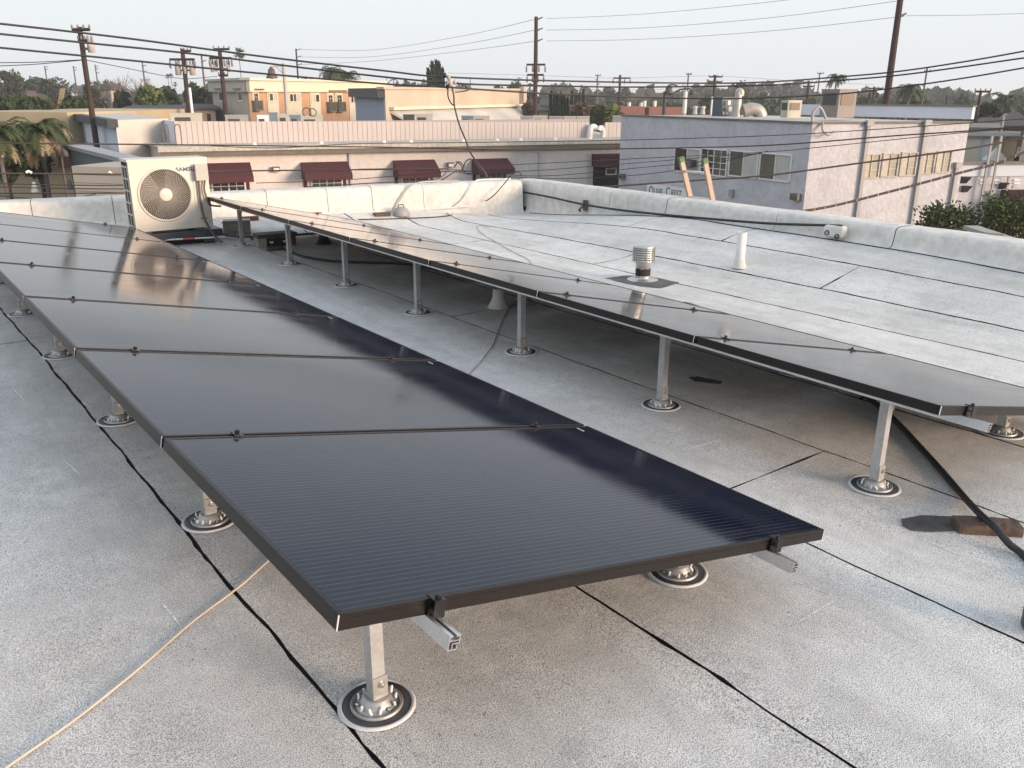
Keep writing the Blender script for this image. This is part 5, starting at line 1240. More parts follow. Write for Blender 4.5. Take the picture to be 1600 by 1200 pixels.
# ================================================================== utility poles
def pole(label, xb, yb, xt, yt, dist, r0=.16, arms=(), trans=(), far=False, stubs=(), name='utility_pole', ma='pole_wood', lean=0):
    r0 *= .75
    p = at(xb, yb, dist); d = ray(xt, yt); k = dist/sqrt(d.x**2+d.y**2); zt_ = CAM.z+d.z*k
    tp = CAM+d*k; g = thing(name, label, 'utility pole' if name == 'utility_pole' else 'pole', (p.x, p.y, GZ), group='utility poles')
    H = zt_-GZ; lv = Vector((tp.x-p.x, tp.y-p.y, 0))*lean
    n = 10 if not far else 6
    b = MB(); b.tube([Vector((0, 0, 0)), lv*.5+Vector((0, 0, H*.5)), lv+Vector((0, 0, H))], r0, n, ma, radii=[r0*1.1, r0*.95, r0*.75]); b.build('pole', None, g, off=(0, 0, 0))
    RV = Vector((R_.x, R_.y, 0)).normalized(); SV = (RV*.97+Vector((RV.y, -RV.x, 0))*.2)
    def zpx(y): d = ray(xb, y); return CAM.z+d.z*(dist/sqrt(d.x**2+d.y**2))-GZ
    for (y, hl, hr, kind) in arms:
        z = zpx(y); s_ = dist/1342; b = MB()
        b.tube([-SV*hl*s_+Vector((0, -.1, z)), SV*hr*s_+Vector((0, -.1, z))], .065 if not far else .055, 4, ma); ao = b.build('crossarm', None, g, off=(0, 0, 0))
        m = 4 if not far else 3
        ib = MB()
        for i in range(m):
            t = i/(m-1); q = (-SV*hl*s_)*(1-t)+SV*hr*s_*t+Vector((0, -.1, z))
            if kind == 'up': ib.lathe([(.03, .03), (.05, .10), (.03, .18), (0, .2)], 6, q, 'insulator')
            else: ib.lathe([(.03, -.05), (.07, -.2), (.06, -.45), (0, -.5)], 6, q, 'insulator')
        tag(ib.build('insulators', None, ao, off=(0, 0, 0)), kind='stuff')
    for (y, L_) in stubs:
        z = zpx(y); b = MB(); b.tube([Vector((0, 0, z-.05)), SV*(L_*dist/1342)+Vector((0, 0, z+.12))], .05, 5, 'insulator', radii=[.07, .04]); b.build('post_insulator', None, g, off=(0, 0, 0))
    for (dx, y0, y1, w) in trans:
        z1, z0 = zpx(y0), zpx(y1); s_ = dist/1342; c = SV*dx*s_
        b = MB(); rr = w*s_/2; b.lathe([(0, z0), (rr, z0+.02), (rr, z1-.06), (rr*1.06, z1-.05), (rr*1.06, z1), (0, z1+.05)], 14, (c.x, c.y, 0), 'transformer'); tb = b.build('transformer', None, g, off=(0, 0, 0))
        b = MB()
        for q in (-.5, .5): b.lathe([(.05, 0), (.06, .15), (.03, .32), (0, .33)], 6, (c.x+rr*q, c.y, z1+.02), 'insulator')
        b.build('bushing', None, tb, off=(0, 0, 0))
        b = MB(); b.tube([Vector((0, 0, (z0+z1)/2)), c+Vector((0, 0, (z0+z1)/2))], .05, 4, 'insulator'); b.build('hanger', None, tb, off=(0, 0, 0))
    return g, H, p
pole('leaning looking dark red wooden pole at the far left with one transformer', 143, 172, 124, 42, 42, .17, arms=[(47, 12, 14, 'up'), (64, 5, 9, 'up')], trans=[(13, 70, 83, 9)])
pole('wooden pole with two crossarms and three transformers, left of the shade-tinted house wall', 296, 178, 287, 76, 55, .20, arms=[(80, 3, 12, 'up'), (93, 22, 16, 'down')], trans=[(-10, 102, 118, 8), (12, 102, 118, 8), (1, 104, 116, 6)])
pole('wooden pole standing in front of the shade-tinted end of the orange apartment house', 353, 178, 347, 76, 58, .20, arms=[(77, 10, 14, 'up'), (91, 18, 16, 'down'), (118, 6, 8, 'up')], trans=[(-14, 102, 113, 5), (11, 102, 113, 5), (-8, 103, 112, 4)])
pole('tall slim pole with three stub arms above the orange apartment roof', 466, 126, 461.5, 76, 112, .16, stubs=[(78, 8), (89, 8), (101, 8)])
g, H8, P5 = pole('tall utility pole right of the beige building, with stubs at the top and two crossarms', 836, 180, 843.5, 26, 62, .22, stubs=[(30, 10), (47, 10), (64, 10)], arms=[(101, 15, 13, 'down'), (117, 14, 11, 'down')])
g, H9, P8 = pole('thickest brown pole, rising out of the picture behind the stucco building', 1384, 166, 1415, -50, 45, .22, stubs=[(26, 10), (0, 10), (-25, 10)])
pole('dark crossarm pole above the red brick building', 967, 166, 969, 117, 82, .18, arms=[(122, 11, 14, 'down')])
pole('slim grey pole left of the dark crossarm pole', 932, 168, 934, 117, 120, .15, arms=[(118, 4, 4, 'up')], far=True, ma='pole_far', stubs=[(125, -3), (132, 4)])
pole('pole with two short crossarms beside the teal roof unit', 1115, 152, 1118, 117, 84, .20, arms=[(120, 10, 9, 'up'), (128, 10, 9, 'up')])
pole('thin tan pole between the two bell lamps', 1072, 172, 1077, 115, 110, .15, arms=[(116, 4, 4, 'up')], ma='pole_far')
pole('dark pole with two crossarms left of the large cooler', 1260, 163, 1265, 126, 88, .17, arms=[(129, 9, 9, 'up'), (135, 8, 7, 'up')])
pole('thin pale pole behind the large cooler with a forked top', 1277, 150, 1283, 114, 115, .14, arms=[(115, 4, 4, 'up')], ma='pole_far', far=True)
pole('dark crossarm pole just left of the thickest brown pole', 1363, 163, 1366, 136, 95, .17, arms=[(138, 9, 10, 'up')])
pole('slim tan pole right of the thickest brown pole', 1440, 165, 1450, 106, 84, .13, ma='pole_far', arms=[(112, 4, 3, 'up')], far=True)
pole('dark pole at the right behind the far corner of the stucco building', 1522, 205, 1531, 142, 64, .15, arms=[(143, 9, 10, 'up')])
pole('grey pole with short arms between the transformer poles', 323, 166, 318.5, 84, 95, .15, stubs=[(87, 7), (96, 7)], arms=[(136, 6, 9, 'down')], ma='pole_far', far=True)
pole('slim grey pole above the dark hedge at the left', 227, 136, 223, 96, 130, .17, stubs=[(103, 6), (112, 6)], arms=[(125, 6, 8, 'up')], ma='pole_far', far=True)
pole('distant slim pole, third from the left edge', 154, 140, 152.5, 101, 150, .16, stubs=[(104, 5), (108, 5), (114, 5)], ma='pole_far', far=True)
pole('distant slim pole beside the leaning red pole', 120, 140, 118, 103, 150, .16, stubs=[(106, 5), (110, 5)], ma='pole_far', far=True)
pole('distant slim pole nearest the left edge', 73, 124, 70.5, 103, 150, .16, stubs=[(105, 5), (109, 5)], ma='pole_far', far=True)
pole('faint distant pole above the beige roof', 735, 140, 735, 121, 170, .13, ma='pole_far', far=True)
pole('faint distant pole left of the tall utility pole', 811, 142, 811.5, 121, 170, .13, arms=[(122, 3, 3, 'up')], ma='pole_far', far=True)
pole('short dark post beside the tall utility pole', 828, 145, 828, 130, 100, .13, arms=[(132, 4, 5, 'up')], far=True)
p = at(300.5, 177, 50); b = MB(); b.tube([(0, 0, 0), (0, 0, zat(298, 137, p)-GZ)], .07, 8, 'label_white'); o = b.build('white_post'); o.location = (p.x, p.y, GZ); tag(o, 'thin white post right beside the pole with three transformers', 'post')
# ------------------------------------------------------------------ bell street lamps
def bell(parent, c, h, w, ma):
    b = MB(); b.lathe([(0, h), (w*.12, h), (w*.14, h*.86), (w*.28, h*.8), (w*.33, h*.45), (w*.5, h*.12), (w*.52, 0), (w*.46, .0), (w*.3, h*.4), (0, h*.6)], 18, c, ma); s = b.build('lamp_shade', None, parent, off=(0, 0, 0))
    b = MB(); b.lathe([(0, -.06*h), (w*.25, 0), (w*.3, .1*h), (0, .12*h)], 12, c, 'ledge'); b.build('lamp_glass', None, s, off=(0, 0, 0))
RV = Vector((R_.x, R_.y, 0)).normalized()
def px2l(x, y, dist, P): q = at(x, y, dist); return Vector((q.x-P.x, q.y-P.y, q.z-P.z))
def lamp(label, foot, dist, postpts, ma, bells, arms, r=.11):
    P = at(foot[0], foot[1], dist); P.z = GZ; g = thing('street_lamp', label, 'street lamp', P, group='bell shaped street lamps')
    top = px2l(postpts[0], postpts[1], dist, P); b = MB(); b.tube([(0, 0, 0), (0, 0, 1.0), (0, 0, top.z)], r, 10, ma, radii=[r*1.5, r*1.15, r*.75]); b.build('post', None, g, off=(0, 0, 0))
    for pts, rr in arms:
        b = MB(); b.tube(arc([px2l(x, y, dist, P) for x, y in pts], 6), rr, 6, ma); b.build('arm', None, g, off=(0, 0, 0))
    for (x, y0, y1, w, m2) in bells:
        t = px2l(x, y0, dist, P); bo = px2l(x, y1, dist, P); bell(g, bo, (t.z-bo.z), w*dist/1342, m2)
    return g
lamp('tall street lamp with one bronze bell shade, in front of the orange apartment house', (449, 181), 50, (444, 99), 'pole_grey', [(425, 104, 122.5, 15.5, 'lamp_green')],
     [([(444, 103), (436, 103), (428, 103.5), (424.5, 106)], .045), ([(444, 113), (438, 111), (434, 106), (430, 104)], .03), ([(443, 108), (439, 107), (440, 113), (443, 112)], .02)])
lamp('dark street lamp post with a bronze bell shade and curved arm, behind the stucco building', (1037, 182), 52, (1041, 143), 'lamp_dark', [(1046, 133.5, 146, 12, 'lamp_green')],
     [([(1040, 146), (1042, 137), (1046, 133), (1053, 132.5), (1058, 134)], .04), ([(1041, 145), (1048, 147.5), (1058, 142), (1068, 139), (1080, 139)], .05)], .13)
lamp('street lamp with a small black bell shade and scrollwork, right of the bronze one', (1068.5, 179), 60, (1070, 134), 'pole_grey', [(1081, 139, 148, 8.5, 'lamp_dark')],
     [([(1070, 138), (1076, 137.5), (1081, 138.5)], .03), ([(1056, 132), (1062, 136), (1068, 134), (1064, 130), (1058, 133)], .018), ([(1068, 141), (1062, 139), (1066, 134), (1071, 131)], .018)], .13)
lamp('distant bell lamp peeking over the beige roof', (616, 150), 75, (614, 122), 'lamp_green', [(621, 126.5, 135, 8, 'lamp_green')], [([(604, 133), (610, 126), (616, 124), (621, 126)], .04), ([(606, 130), (604, 123), (609, 122), (612, 126)], .02)], .05)
lamp('distant bell lamp left of the thickest brown pole', (1357, 165), 72, (1356, 144), 'lamp_dark', [(1371, 145, 153, 8, 'lamp_dark'), (1389, 145, 152, 6, 'brick_red')], [([(1356, 150), (1362, 146), (1371, 145)], .03), ([(1389, 145), (1394, 147), (1400, 152)], .03)], .12)
lamp('thin modern street lamp at the right edge by the dark roofed house', (1563, 214), 50, (1567, 181), 'pole_grey', [], [([(1567, 183), (1569, 180), (1574, 179.5)], .05)], .06)
# ================================================================== wires
def wire(label, pts, r, ma='cable', group='overhead wires', name='overhead_wire', n=8, sub=10):
    r *= .74
    P = arc([at(x, y, d) for x, y, d in pts], sub); b = MB(); b.tube(P, r, n, ma, cap=True); o = b.build(name); return tag(o, label, 'wire' if 'wire' in name else 'cable', group)
wire('topmost of the three thick black wires crossing the whole sky', [(-60, 31.5, 13.5), (0, 37, 13.6), (200, 60, 13.8), (400, 87, 14), (600, 110.5, 14.2), (700, 120.5, 14.4), (900, 127, 15.5), (1100, 130, 17), (1200, 128, 17.5), (1300, 121, 18), (1400, 112, 18), (1500, 97.5, 18), (1600, 80, 18), (1680, 64, 18)], .0185)
wire('middle one of the three thick black wires crossing the whole sky', [(-60, 46, 13.5), (0, 53, 13.6), (130, 66.5, 13.8), (300, 84, 14), (500, 109, 14.2), (700, 129.5, 14.4), (850, 134, 15.5), (1000, 136, 17), (1200, 133, 17.5), (1300, 126.5, 18), (1400, 118, 18), (1500, 105, 18), (1600, 90.5, 18), (1680, 80, 18)], .0185)
wire('lowest of the three thick black wires crossing the whole sky', [(-60, 68, 13.5), (0, 74.5, 13.6), (200, 94, 13.8), (400, 114, 14), (600, 131, 14.2), (700, 136.5, 14.4), (850, 146, 15.5), (1000, 152, 17), (1150, 154, 17.5), (1300, 147.5, 18), (1400, 137, 18), (1500, 123, 18), (1600, 106, 18), (1680, 92, 18)], .018)
LOW = [('long black cable crossing in front of the pink wall cornice', [(-60, 223, 19), (0, 223.5, 19), (300, 226.5, 19), (600, 230, 20), (800, 234, 20), (1000, 232, 20), (1200, 227, 20), (1400, 212, 20), (1520, 204, 20), (1680, 190, 20)], .021, 'cable_brown'),
 ('thin cable along the foot of the slatted screen', [(330, 228, 21), (430, 231, 21), (560, 224.5, 21), (700, 223, 21), (850, 221, 21), (971, 219, 21), (1200, 212, 21), (1400, 200, 21), (1600, 185.5, 21), (1680, 178, 21)], .014, 'cable_brown'),
 ('thin cable over the grey stucco wall, third from the top', [(790, 258, 18), (1000, 247.5, 18), (1190, 238, 18), (1300, 228, 18), (1520, 206, 18), (1680, 196, 18)], .011, 'cable_brown'),
 ('thick brown cable sagging across the stucco building windows', [(905, 296, 14), (945, 292, 14), (1100, 281, 14.3), (1200, 274, 14.5), (1350, 254, 15), (1500, 234, 15.5), (1600, 216, 16), (1680, 200, 16)], .021, 'cable_brown'),
 ('thick lashed brown cable rising to the right past the lit wall', [(1225, 334, 11.5), (1300, 322, 12), (1400, 297, 12.5), (1500, 270, 13), (1560, 255, 13.3), (1600, 238, 13.5), (1680, 205, 14)], .026, 'cable_brown'),
 ('upper thin cable of the bundle before the stucco building', [(650, 266, 17), (800, 268, 17), (950, 258, 17), (1100, 246, 17), (1190, 240, 17)], .009, 'cable'),
 ('middle thin cable of the bundle before the stucco building', [(560, 264, 17), (690, 264, 17), (840, 275, 17), (1000, 262, 17), (1100, 252, 17), (1190, 239.5, 17)], .009, 'cable'),
 ('lower thin cable of the bundle before the stucco building', [(400, 286, 17), (540, 281, 17), (700, 268, 17), (720, 270, 17), (860, 279, 17), (1000, 273, 17), (1110, 256, 17), (1200, 236, 17)], .010, 'cable'),
 ('cable from the bundle dipping to the left parapet top', [(700, 266, 16.5), (680, 280, 15), (600, 285, 14), (480, 292, 13)], .012, 'cable'),
 ('thick cable with white ties at the left, level with the AC unit top', [(-60, 271, 16), (0, 271, 16), (100, 271.5, 16), (200, 272, 16), (330, 268, 17), (470, 266, 17), (700, 264, 17)], .020, 'cable_brown'),
 ('second thin cable at the left below the thick tied one', [(-60, 286, 15), (0, 287, 15), (100, 289, 15), (200, 289.5, 15), (360, 286, 16)], .012, 'cable'),
 ('third thin cable at the left, just under the second', [(-60, 291, 15), (0, 292, 15), (100, 294.5, 15), (200, 295, 15), (380, 293, 16)], .012, 'cable'),
 ('lowest cable at the left skimming the white parapet', [(-60, 303, 13), (0, 302, 13), (100, 302, 13), (200, 301.5, 13)], .012, 'cable'),
 ('slack dark cable sagging at the left edge above the parapet', [(-60, 304, 13), (0, 306, 13), (60, 311, 12.6), (110, 310, 12.4), (150, 303, 12.4)], .010, 'cable_brown')]
for lab, pts, r, ma in LOW: wire(lab, pts, r*.9, ma, 'low cables between the buildings', 'utility_cable')
# lashing ties on the brown cable
tb = bpy.data.objects['utility_cable.004']
for k in range(24):
    t = k/23; x = 1240+t*380; ys = [(1225, 334), (1300, 322), (1400, 297), (1500, 270), (1560, 255), (1600, 238), (1680, 205)]
    for (xa, ya), (xb, yb) in zip(ys[:-1], ys[1:]):
        if xa <= x <= xb: y = ya+(yb-ya)*(x-xa)/(xb-xa); dd_ = 11.5+2.3*(x-1225)/455; break
    p = at(x, y, dd_); b = MB(); b.tube([p-Vector((.002, 0, .021)), p+Vector((.002, 0, .021))], .0055, 5, 'ledge'); b.build('cable_tie', None, tb)
for x, y, s_ in ((45, 269.5, .8), (172, 270, .5)):
    p = at(x, y, 15.95); b = MB(); b.tube([p-Vector((.05*s_, 0, 0)), p+Vector((0, 0, .02)), p+Vector((.05*s_, 0, -.01))], .028*s_, 7, 'pvc'); b.build('cable_clamp', None, bpy.data.objects['utility_cable.009'])
wire('faint thin wire sagging from the red pole to the left edge', [(-60, 99, 44), (0, 98, 44), (60, 97, 43), (127, 93.5, 42)], .022, group='thin far wires')
wire('faint thin wire sagging just below the other at the left edge', [(-60, 105, 44), (0, 103, 44), (60, 100, 43), (128, 94, 42)], .022, group='thin far wires')
wire('thin wire dropping from the red pole towards the transformer pole', [(136, 94, 42), (200, 107, 47), (260, 119, 52), (294, 123, 55), (340, 119, 57)], .022, group='thin far wires')
for a, c, dy, lab in (((461, 77), (841, 29), 16, 'topmost'), ((461, 89), (841, 46), 13, 'second'), ((461, 101), (840, 64), 6, 'third')):
    wire('%s faint wire between the slim stub pole and the tall utility pole' % lab, [(a[0]+8, a[1], 111), (580, (a[1]*.69+c[1]*.31)+dy, 96), (720, a[1]*.31+c[1]*.69+dy*.8, 80), (c[0], c[1], 62)], .02, group='thin far wires', ma='pole_far')
for a, c, dy, lab in (((854, 29), (1412, -26), 10, 'topmost'), ((854, 47), (1413, 0), 12, 'middle'), ((854, 64), (1413, 25.5), 10, 'lowest')):
    wire('%s thin wire between the tall utility pole and the thickest brown pole' % lab, [(a[0], a[1], 62), (1000, a[1]*.74+c[1]*.26+dy*.75, 58), (1200, a[1]*.38+c[1]*.62+dy*.85, 51), (c[0], c[1], 45)], .014, group='thin far wires', ma='pole_far')
wire('thin wire leaving the thickest brown pole to the right edge', [(1417, 24.5, 45), (1500, 24, 47), (1600, 21, 50), (1680, 18, 52)], .012, group='thin far wires', ma='pole_far')
for y0, y1, lab in ((118, 122, 'upper'), (136, 141, 'lower')): wire('%s hair thin wire behind the crossarm poles' % lab, [(700, y0-4, 100), (843, y0, 100), (969, y1, 100), (1118, y1-3, 105), (1265, y1+6, 105), (1366, y1+10, 110)], .02, group='thin far wires', ma='pole_far')
# splice cluster and drooping service drop
sp_ = at(703, 128, 14.3)
g = thing('splice_cluster', 'cluster of insulators and tape where the drooping cable leaves the three wires', 'wire splice', sp_)
rnd = random.Random(5)
for (x, y) in ((701, 121), (704, 126), (700, 130), (706, 133), (699, 135.5), (695, 117.5), (711, 128)):
    q = at(x, y, 14.25)-sp_; b = MB(); b.lathe([(0, .04), (.022, .03), (.03, .0), (.02, -.03), (0, -.04)], 8, q, 'ledge' if y > 120 and y < 134 else 'cable'); b.build('insulator', None, g, off=(0, 0, 0))
b = MB(); b.tube([at(700, 119, 14.3)-sp_, at(703, 127, 14.25)-sp_, at(706, 136, 14.2)-sp_], .03, 7, 'ledge'); b.build('bracket', None, g, off=(0, 0, 0))
dc = thing('service_drop', 'black service cable drooping from the wire cluster to the roof corner', 'cable', at(708, 142, 14.2))
def sub(pts, r, nm, ma='cable'): b = MB(); b.tube(arc([at(*p) for p in pts], 8), r, 8, ma); b.build(nm, None, dc)
sub([(706, 136, 14.2), (709, 150, 14), (710, 165, 13.8), (717, 193, 13.3), (726, 215, 12.9), (735, 238, 12.4), (748, 258, 12), (757, 268, 11.6), (762, 278, 11.2)], .012, 'main_cable')
sub([(700, 137, 14.2), (700, 150, 14.1), (704, 160, 14), (709, 165, 13.9)], .010, 'loop')
sub([(712, 128, 14.3), (724, 133, 14.3), (732, 140, 14.2), (722, 143, 14.2), (711, 144, 14.1)], .008, 'loop')
for (pts) in ([(710, 262, 17), (716, 253, 17), (722, 256, 17), (724, 263, 17), (716, 268, 17)], [(724, 262, 17), (728, 252, 17), (736, 248, 17)], [(715, 265, 17), (700, 275, 15.5), (690, 281, 14)], [(712, 252, 17), (720, 258, 17), (726, 270, 17), (738, 272, 17)]):
    b = MB(); b.tube(arc([at(*p) for p in pts], 6), .011, 6, 'cable'); b.build('cable_loop', None, dc)
# small things on the long building wall: wire hook, cables
# ================================================================== vegetation
def clump(b, cx, cy, cz, rx, ry, rz, n, s, rnd, shell=.55, flat=.5, ma=None):
    for _ in range(n):
        while True:
            x, y, z = rnd.uniform(-1, 1), rnd.uniform(-1, 1), rnd.uniform(-1, 1); q = x*x+y*y+z*z
            if q <= 1 and q > shell*shell*rnd.random(): break
        p = Vector((cx+x*rx, cy+y*ry, cz+z*rz)); a = Vector((rnd.gauss(0, 1), rnd.gauss(0, 1), rnd.gauss(0, 1))).normalized()
        c = a.cross(Vector((rnd.gauss(0, 1), rnd.gauss(0, 1), rnd.gauss(0, 1)))).normalized(); k = s*rnd.uniform(.6, 1.4)
        b.v += [tuple(p-a*k), tuple(p+c*k*.55), tuple(p+a*k), tuple(p-c*k*.55)]
        o = len(b.v)-4; b.f.append((o, o+1, o+2, o+3)); b.mi.append(0); b.sm.append(False)
def tree(label, xc, ytop, ybot, wpx, dist, ma, seed, n=1100, leaf=None, lobes=7, kind='round', trunk=True, group=None, name='tree'):
    rnd = random.Random(seed); c = at(xc, ybot, dist); s_ = dist/1342
    zt_ = zat(xc, ytop, c); zb = zat(xc, ybot, c); g = thing(name, label, 'tree', (c.x, c.y, GZ), group=group or 'trees around the rooftops')
    H = zt_-GZ; W_ = wpx*s_; leaf = leaf or max(.12, .9*s_*2.2)
    b = MB(); cb = max(zb-GZ-.5, H*.25)
    if kind == 'round':
        ch = H-cb
        for k in range(lobes):
            a = rnd.uniform(0, 2*pi); rr = rnd.uniform(.0, .36)*W_; hz = cb+ch*rnd.uniform(.22, .82)
            sr = W_*rnd.uniform(.16, .30)*(1.05-.45*(hz-cb)/ch)
            clump(b, cos(a)*rr, sin(a)*rr, hz, sr, sr, min(sr*.8, (H-hz)), n//lobes, leaf, rnd)
        clump(b, 0, 0, cb+ch*.5, W_*.36, W_*.36, ch*.5, n//4, leaf, rnd)
    elif kind == 'spire':
        for k in range(n):
            t = rnd.random()**1.3; z = cb*.2+(H-cb*.2)*t; r_ = W_*.5*(1-t)**.7*(.6+.4*sin(t*3))*rnd.random()**.4; a = rnd.uniform(0, 2*pi)
            p = Vector((cos(a)*r_, sin(a)*r_, z)); up = Vector((rnd.gauss(0, .25), rnd.gauss(0, .25), 1)).normalized(); sd = up.cross(Vector((cos(a+1), sin(a+1), 0))).normalized(); q = leaf*rnd.uniform(.7, 1.3)
            b.v += [tuple(p-up*q), tuple(p+sd*q*.4), tuple(p+up*q), tuple(p-sd*q*.4)]; o = len(b.v)-4; b.f.append((o, o+1, o+2, o+3)); b.mi.append(0); b.sm.append(False)
    b.build('crown', ma, g, off=(0, 0, 0))
    t = MB(); t.tube([(0, 0, 0), (0, 0, cb), (0, 0, cb+(H-cb)*.7)], .1, 6, 'bark', radii=[.022*H, .016*H, .006*H])
    if kind == 'round':
        for k in range(4): a = rnd.uniform(0, 2*pi); t.tube([(0, 0, cb*.9), (cos(a)*W_*.15, sin(a)*W_*.15, cb+(H-cb)*.35), (cos(a)*W_*.3, sin(a)*W_*.3, cb+(H-cb)*.6)], .05, 5, 'bark', radii=[.01*H, .007*H, .003*H])
    t.build('trunk', None, g, off=(0, 0, 0)); return g
def bare_tree(label, xc, ytop, ybot, wpx, dist, seed, ma='twig', leafy=0):
    rnd = random.Random(seed); c = at(xc, ybot, dist); s_ = dist/1342; H = zat(xc, ytop, c)-GZ; W_ = wpx*s_
    g = thing('bare_tree', label, 'tree', (c.x, c.y, GZ), group='bare winter trees'); b = MB(); tw = MB()
    cb = H*.35
    b.tube([(0, 0, 0), (0, 0, cb)], .1, 6, 'bark_grey', radii=[.03*H, .02*H])
    def br(p, d, L_, r, lev):
        q = p+d*L_; m = (p+q)/2+Vector((rnd.gauss(0, .04), rnd.gauss(0, .04), 0))*L_
        (b if lev < 2 else tw).tube([p, m, q], r, 3 if lev > 0 else 5, None if lev > 1 else 'bark_grey', cap=False, radii=[r, r*.8, r*.6])
        if lev < 4:
            for k in range(4 if lev < 3 else 3):
                dd = (d+Vector((rnd.gauss(0, .45), rnd.gauss(0, .45), rnd.gauss(.12, .3)))).normalized(); br(q if k else m, dd, L_*rnd.uniform(.6, .85), r*.6, lev+1)
    for k in range(5):
        a = 2*pi*k/5+rnd.uniform(-.4, .4); br(Vector((0, 0, cb*rnd.uniform(.8, 1))), Vector((cos(a)*W_*.9/H, sin(a)*W_*.9/H, .8)).normalized(), (H-cb)*.33, .012*H, 0)
    b.build('trunk', None, g, off=(0, 0, 0)); tw.build('twigs', ma, g, off=(0, 0, 0)); return g
def fan_palm(label, xc, ytop, ybot, wpx, dist, seed, nf=34, trunk_px=1.6, dry=False):
    rnd = random.Random(seed); c = at(xc, ybot, dist); s_ = dist/1342; zt_ = zat(xc, ytop, c)-GZ; W_ = wpx*s_*.5; zc_ = zt_-W_*.9
    g = thing('palm_tree', label, 'palm tree', (c.x, c.y, GZ), group='palm trees'); b = MB(); b.tube([(0, 0, 0), (0, 0, zc_*.6), (0, 0, zc_)], .1, 8, 'bark', radii=[trunk_px*s_*.8, trunk_px*s_*.55, trunk_px*s_*.5]); b.build('trunk', None, g, off=(0, 0, 0))
    f = MB()
    for k in range(nf):
        a = rnd.uniform(0, 2*pi); el = rnd.uniform(-.9, 1.35); d = Vector((cos(a)*cos(el), sin(a)*cos(el), sin(el))); o_ = Vector((0, 0, zc_)); st = o_+d*W_*rnd.uniform(.35, .5)
        side = d.cross(Vector((0, 0, 1))).normalized(); up = side.cross(d)
        for m in range(9):
            t = (m-4)/4*1.25; q = (d*cos(t)+side*sin(t)*.9+up*.1); L_ = W_*.55*(1-.25*abs(t)); e_ = st+q*L_+Vector((0, 0, -.12*L_)); w_ = side*cos(t)*.06*W_+d*sin(t)*.06*W_
            f.add([st, st+q*L_*.5+w_, e_, st+q*L_*.5-w_], [(0, 1, 2, 3)])
        f.add([o_, o_+side*.02*W_, st+side*.02*W_, st], [(0, 1, 2, 3)])
    f.build('fronds', 'palm_green', g, off=(0, 0, 0)); return g
def feather_palm(label, xc, ytop, ybot, wpx, dist, seed, nf=22, ma='palm_green', drymix=0, cyfac=.55, droop=1.0):
    rnd = random.Random(seed); c = at(xc, ybot, dist); s_ = dist/1342; zt_ = zat(xc, ytop, c)-GZ; W_ = wpx*s_*.5; zc_ = zt_-W_*cyfac
    g = thing('palm_tree', label, 'palm tree', (c.x, c.y, GZ), group='palm trees'); b = MB(); b.tube([(0, 0, 0), (0, 0, zc_*.6), (0, 0, zc_)], .1, 8, 'bark_grey', radii=[.07*W_, .06*W_, .07*W_]); b.build('trunk', None, g, off=(0, 0, 0))
    for pas in ('palm_green', 'palm_dry'):
        f = MB(); m_ = nf-drymix if pas == 'palm_green' else drymix
        for k in range(m_):
            a = 2*pi*k/max(1, m_)+rnd.uniform(-.3, .3); el = rnd.uniform(.1, 1.2) if pas == 'palm_green' else rnd.uniform(-.6, .4); h = Vector((cos(a), sin(a), 0)); P = []
            v = h*cos(el)+Vector((0, 0, sin(el))); p = Vector((0, 0, zc_))
            for i in range(13): P.append(p.copy()); p += v*W_/10.5; v = (v-Vector((0, 0, .17*droop*(1+i*.08)))).normalized()
            side = h.cross(Vector((0, 0, 1)))
            for i in range(1, 13):
                d = (P[i]-P[i-1]).normalized(); L_ = W_*.30*sin(pi*(i/13)**.7)+.02*W_
                for sg_ in (-1, 1):
                    for j in (0, .5):
                        o_ = P[i-1].lerp(P[i], j); e_ = o_+(side*sg_*.75+d*.45+Vector((0, 0, -.45*rnd.random()))).normalized()*L_*rnd.uniform(.8, 1.1)
                        f.add([o_, o_+d*.05*W_, e_], [(0, 1, 2)])
                f.add([P[i-1], P[i], P[i]+side*.012*W_, P[i-1]+side*.016*W_], [(0, 1, 2, 3)])
        if m_: f.build('fronds' if pas == 'palm_green' else 'dry_fronds', pas, g, off=(0, 0, 0))
    return g
# left side
tree('dark ragged eucalyptus at the far left skyline', 24, 108, 150, 42, 120, 'leaf_grey', 1, 1500)
tree('grey green tree touching the left edge of the picture', -4, 122, 152, 36, 150, 'leaf_grey', 2)
tree('wide hazy tree right of the ragged eucalyptus', 55, 119, 152, 50, 170, 'leaf_grey', 3)
tree('dark windswept tree left of the leaning red pole', 92, 120, 152, 50, 130, 'leaf_grey', 4, 1400)
tree('dark pointed tree just right of the leaning red pole', 148, 124, 165, 32, 100, 'leaf_dark', 5)
tree('dark green bush behind the roof, at the foot of the red pole', 120, 150, 178, 56, 60, 'leaf_dark', 6, 1600, leaf=.2)
tree('hazy cone shaped tree left of the bare tree', 171, 124, 155, 26, 180, 'leaf_grey', 7)
bare_tree('leafless brown tree left of the dark green mass', 200, 113, 165, 46, 100, 8)
tree('dark tree beneath the leafless brown one', 192, 140, 175, 30, 80, 'leaf_dark', 9, leaf=.22)
tree('broad dark green tree with a lighter right half, left of the transformer pole', 237, 132, 172, 56, 78, 'leaf_mid', 10, 2200, leaf=.25, lobes=9)
tree('second broad dark green tree touching the transformer pole', 266, 135, 172, 40, 82, 'leaf_dark', 11, 1500, leaf=.25)
tree('dark green tree between the two transformer poles', 306, 129, 168, 36, 92, 'leaf_dark', 12, 1500, leaf=.28)
tree('green tree beside the shade-tinted wall of the apartment house', 326, 134, 172, 28, 98, 'leaf_dark', 13)
tree('row of dark trees by the white sheet roof at the left edge', 20, 150, 172, 90, 62, 'leaf_dark', 14, 1800, leaf=.22)
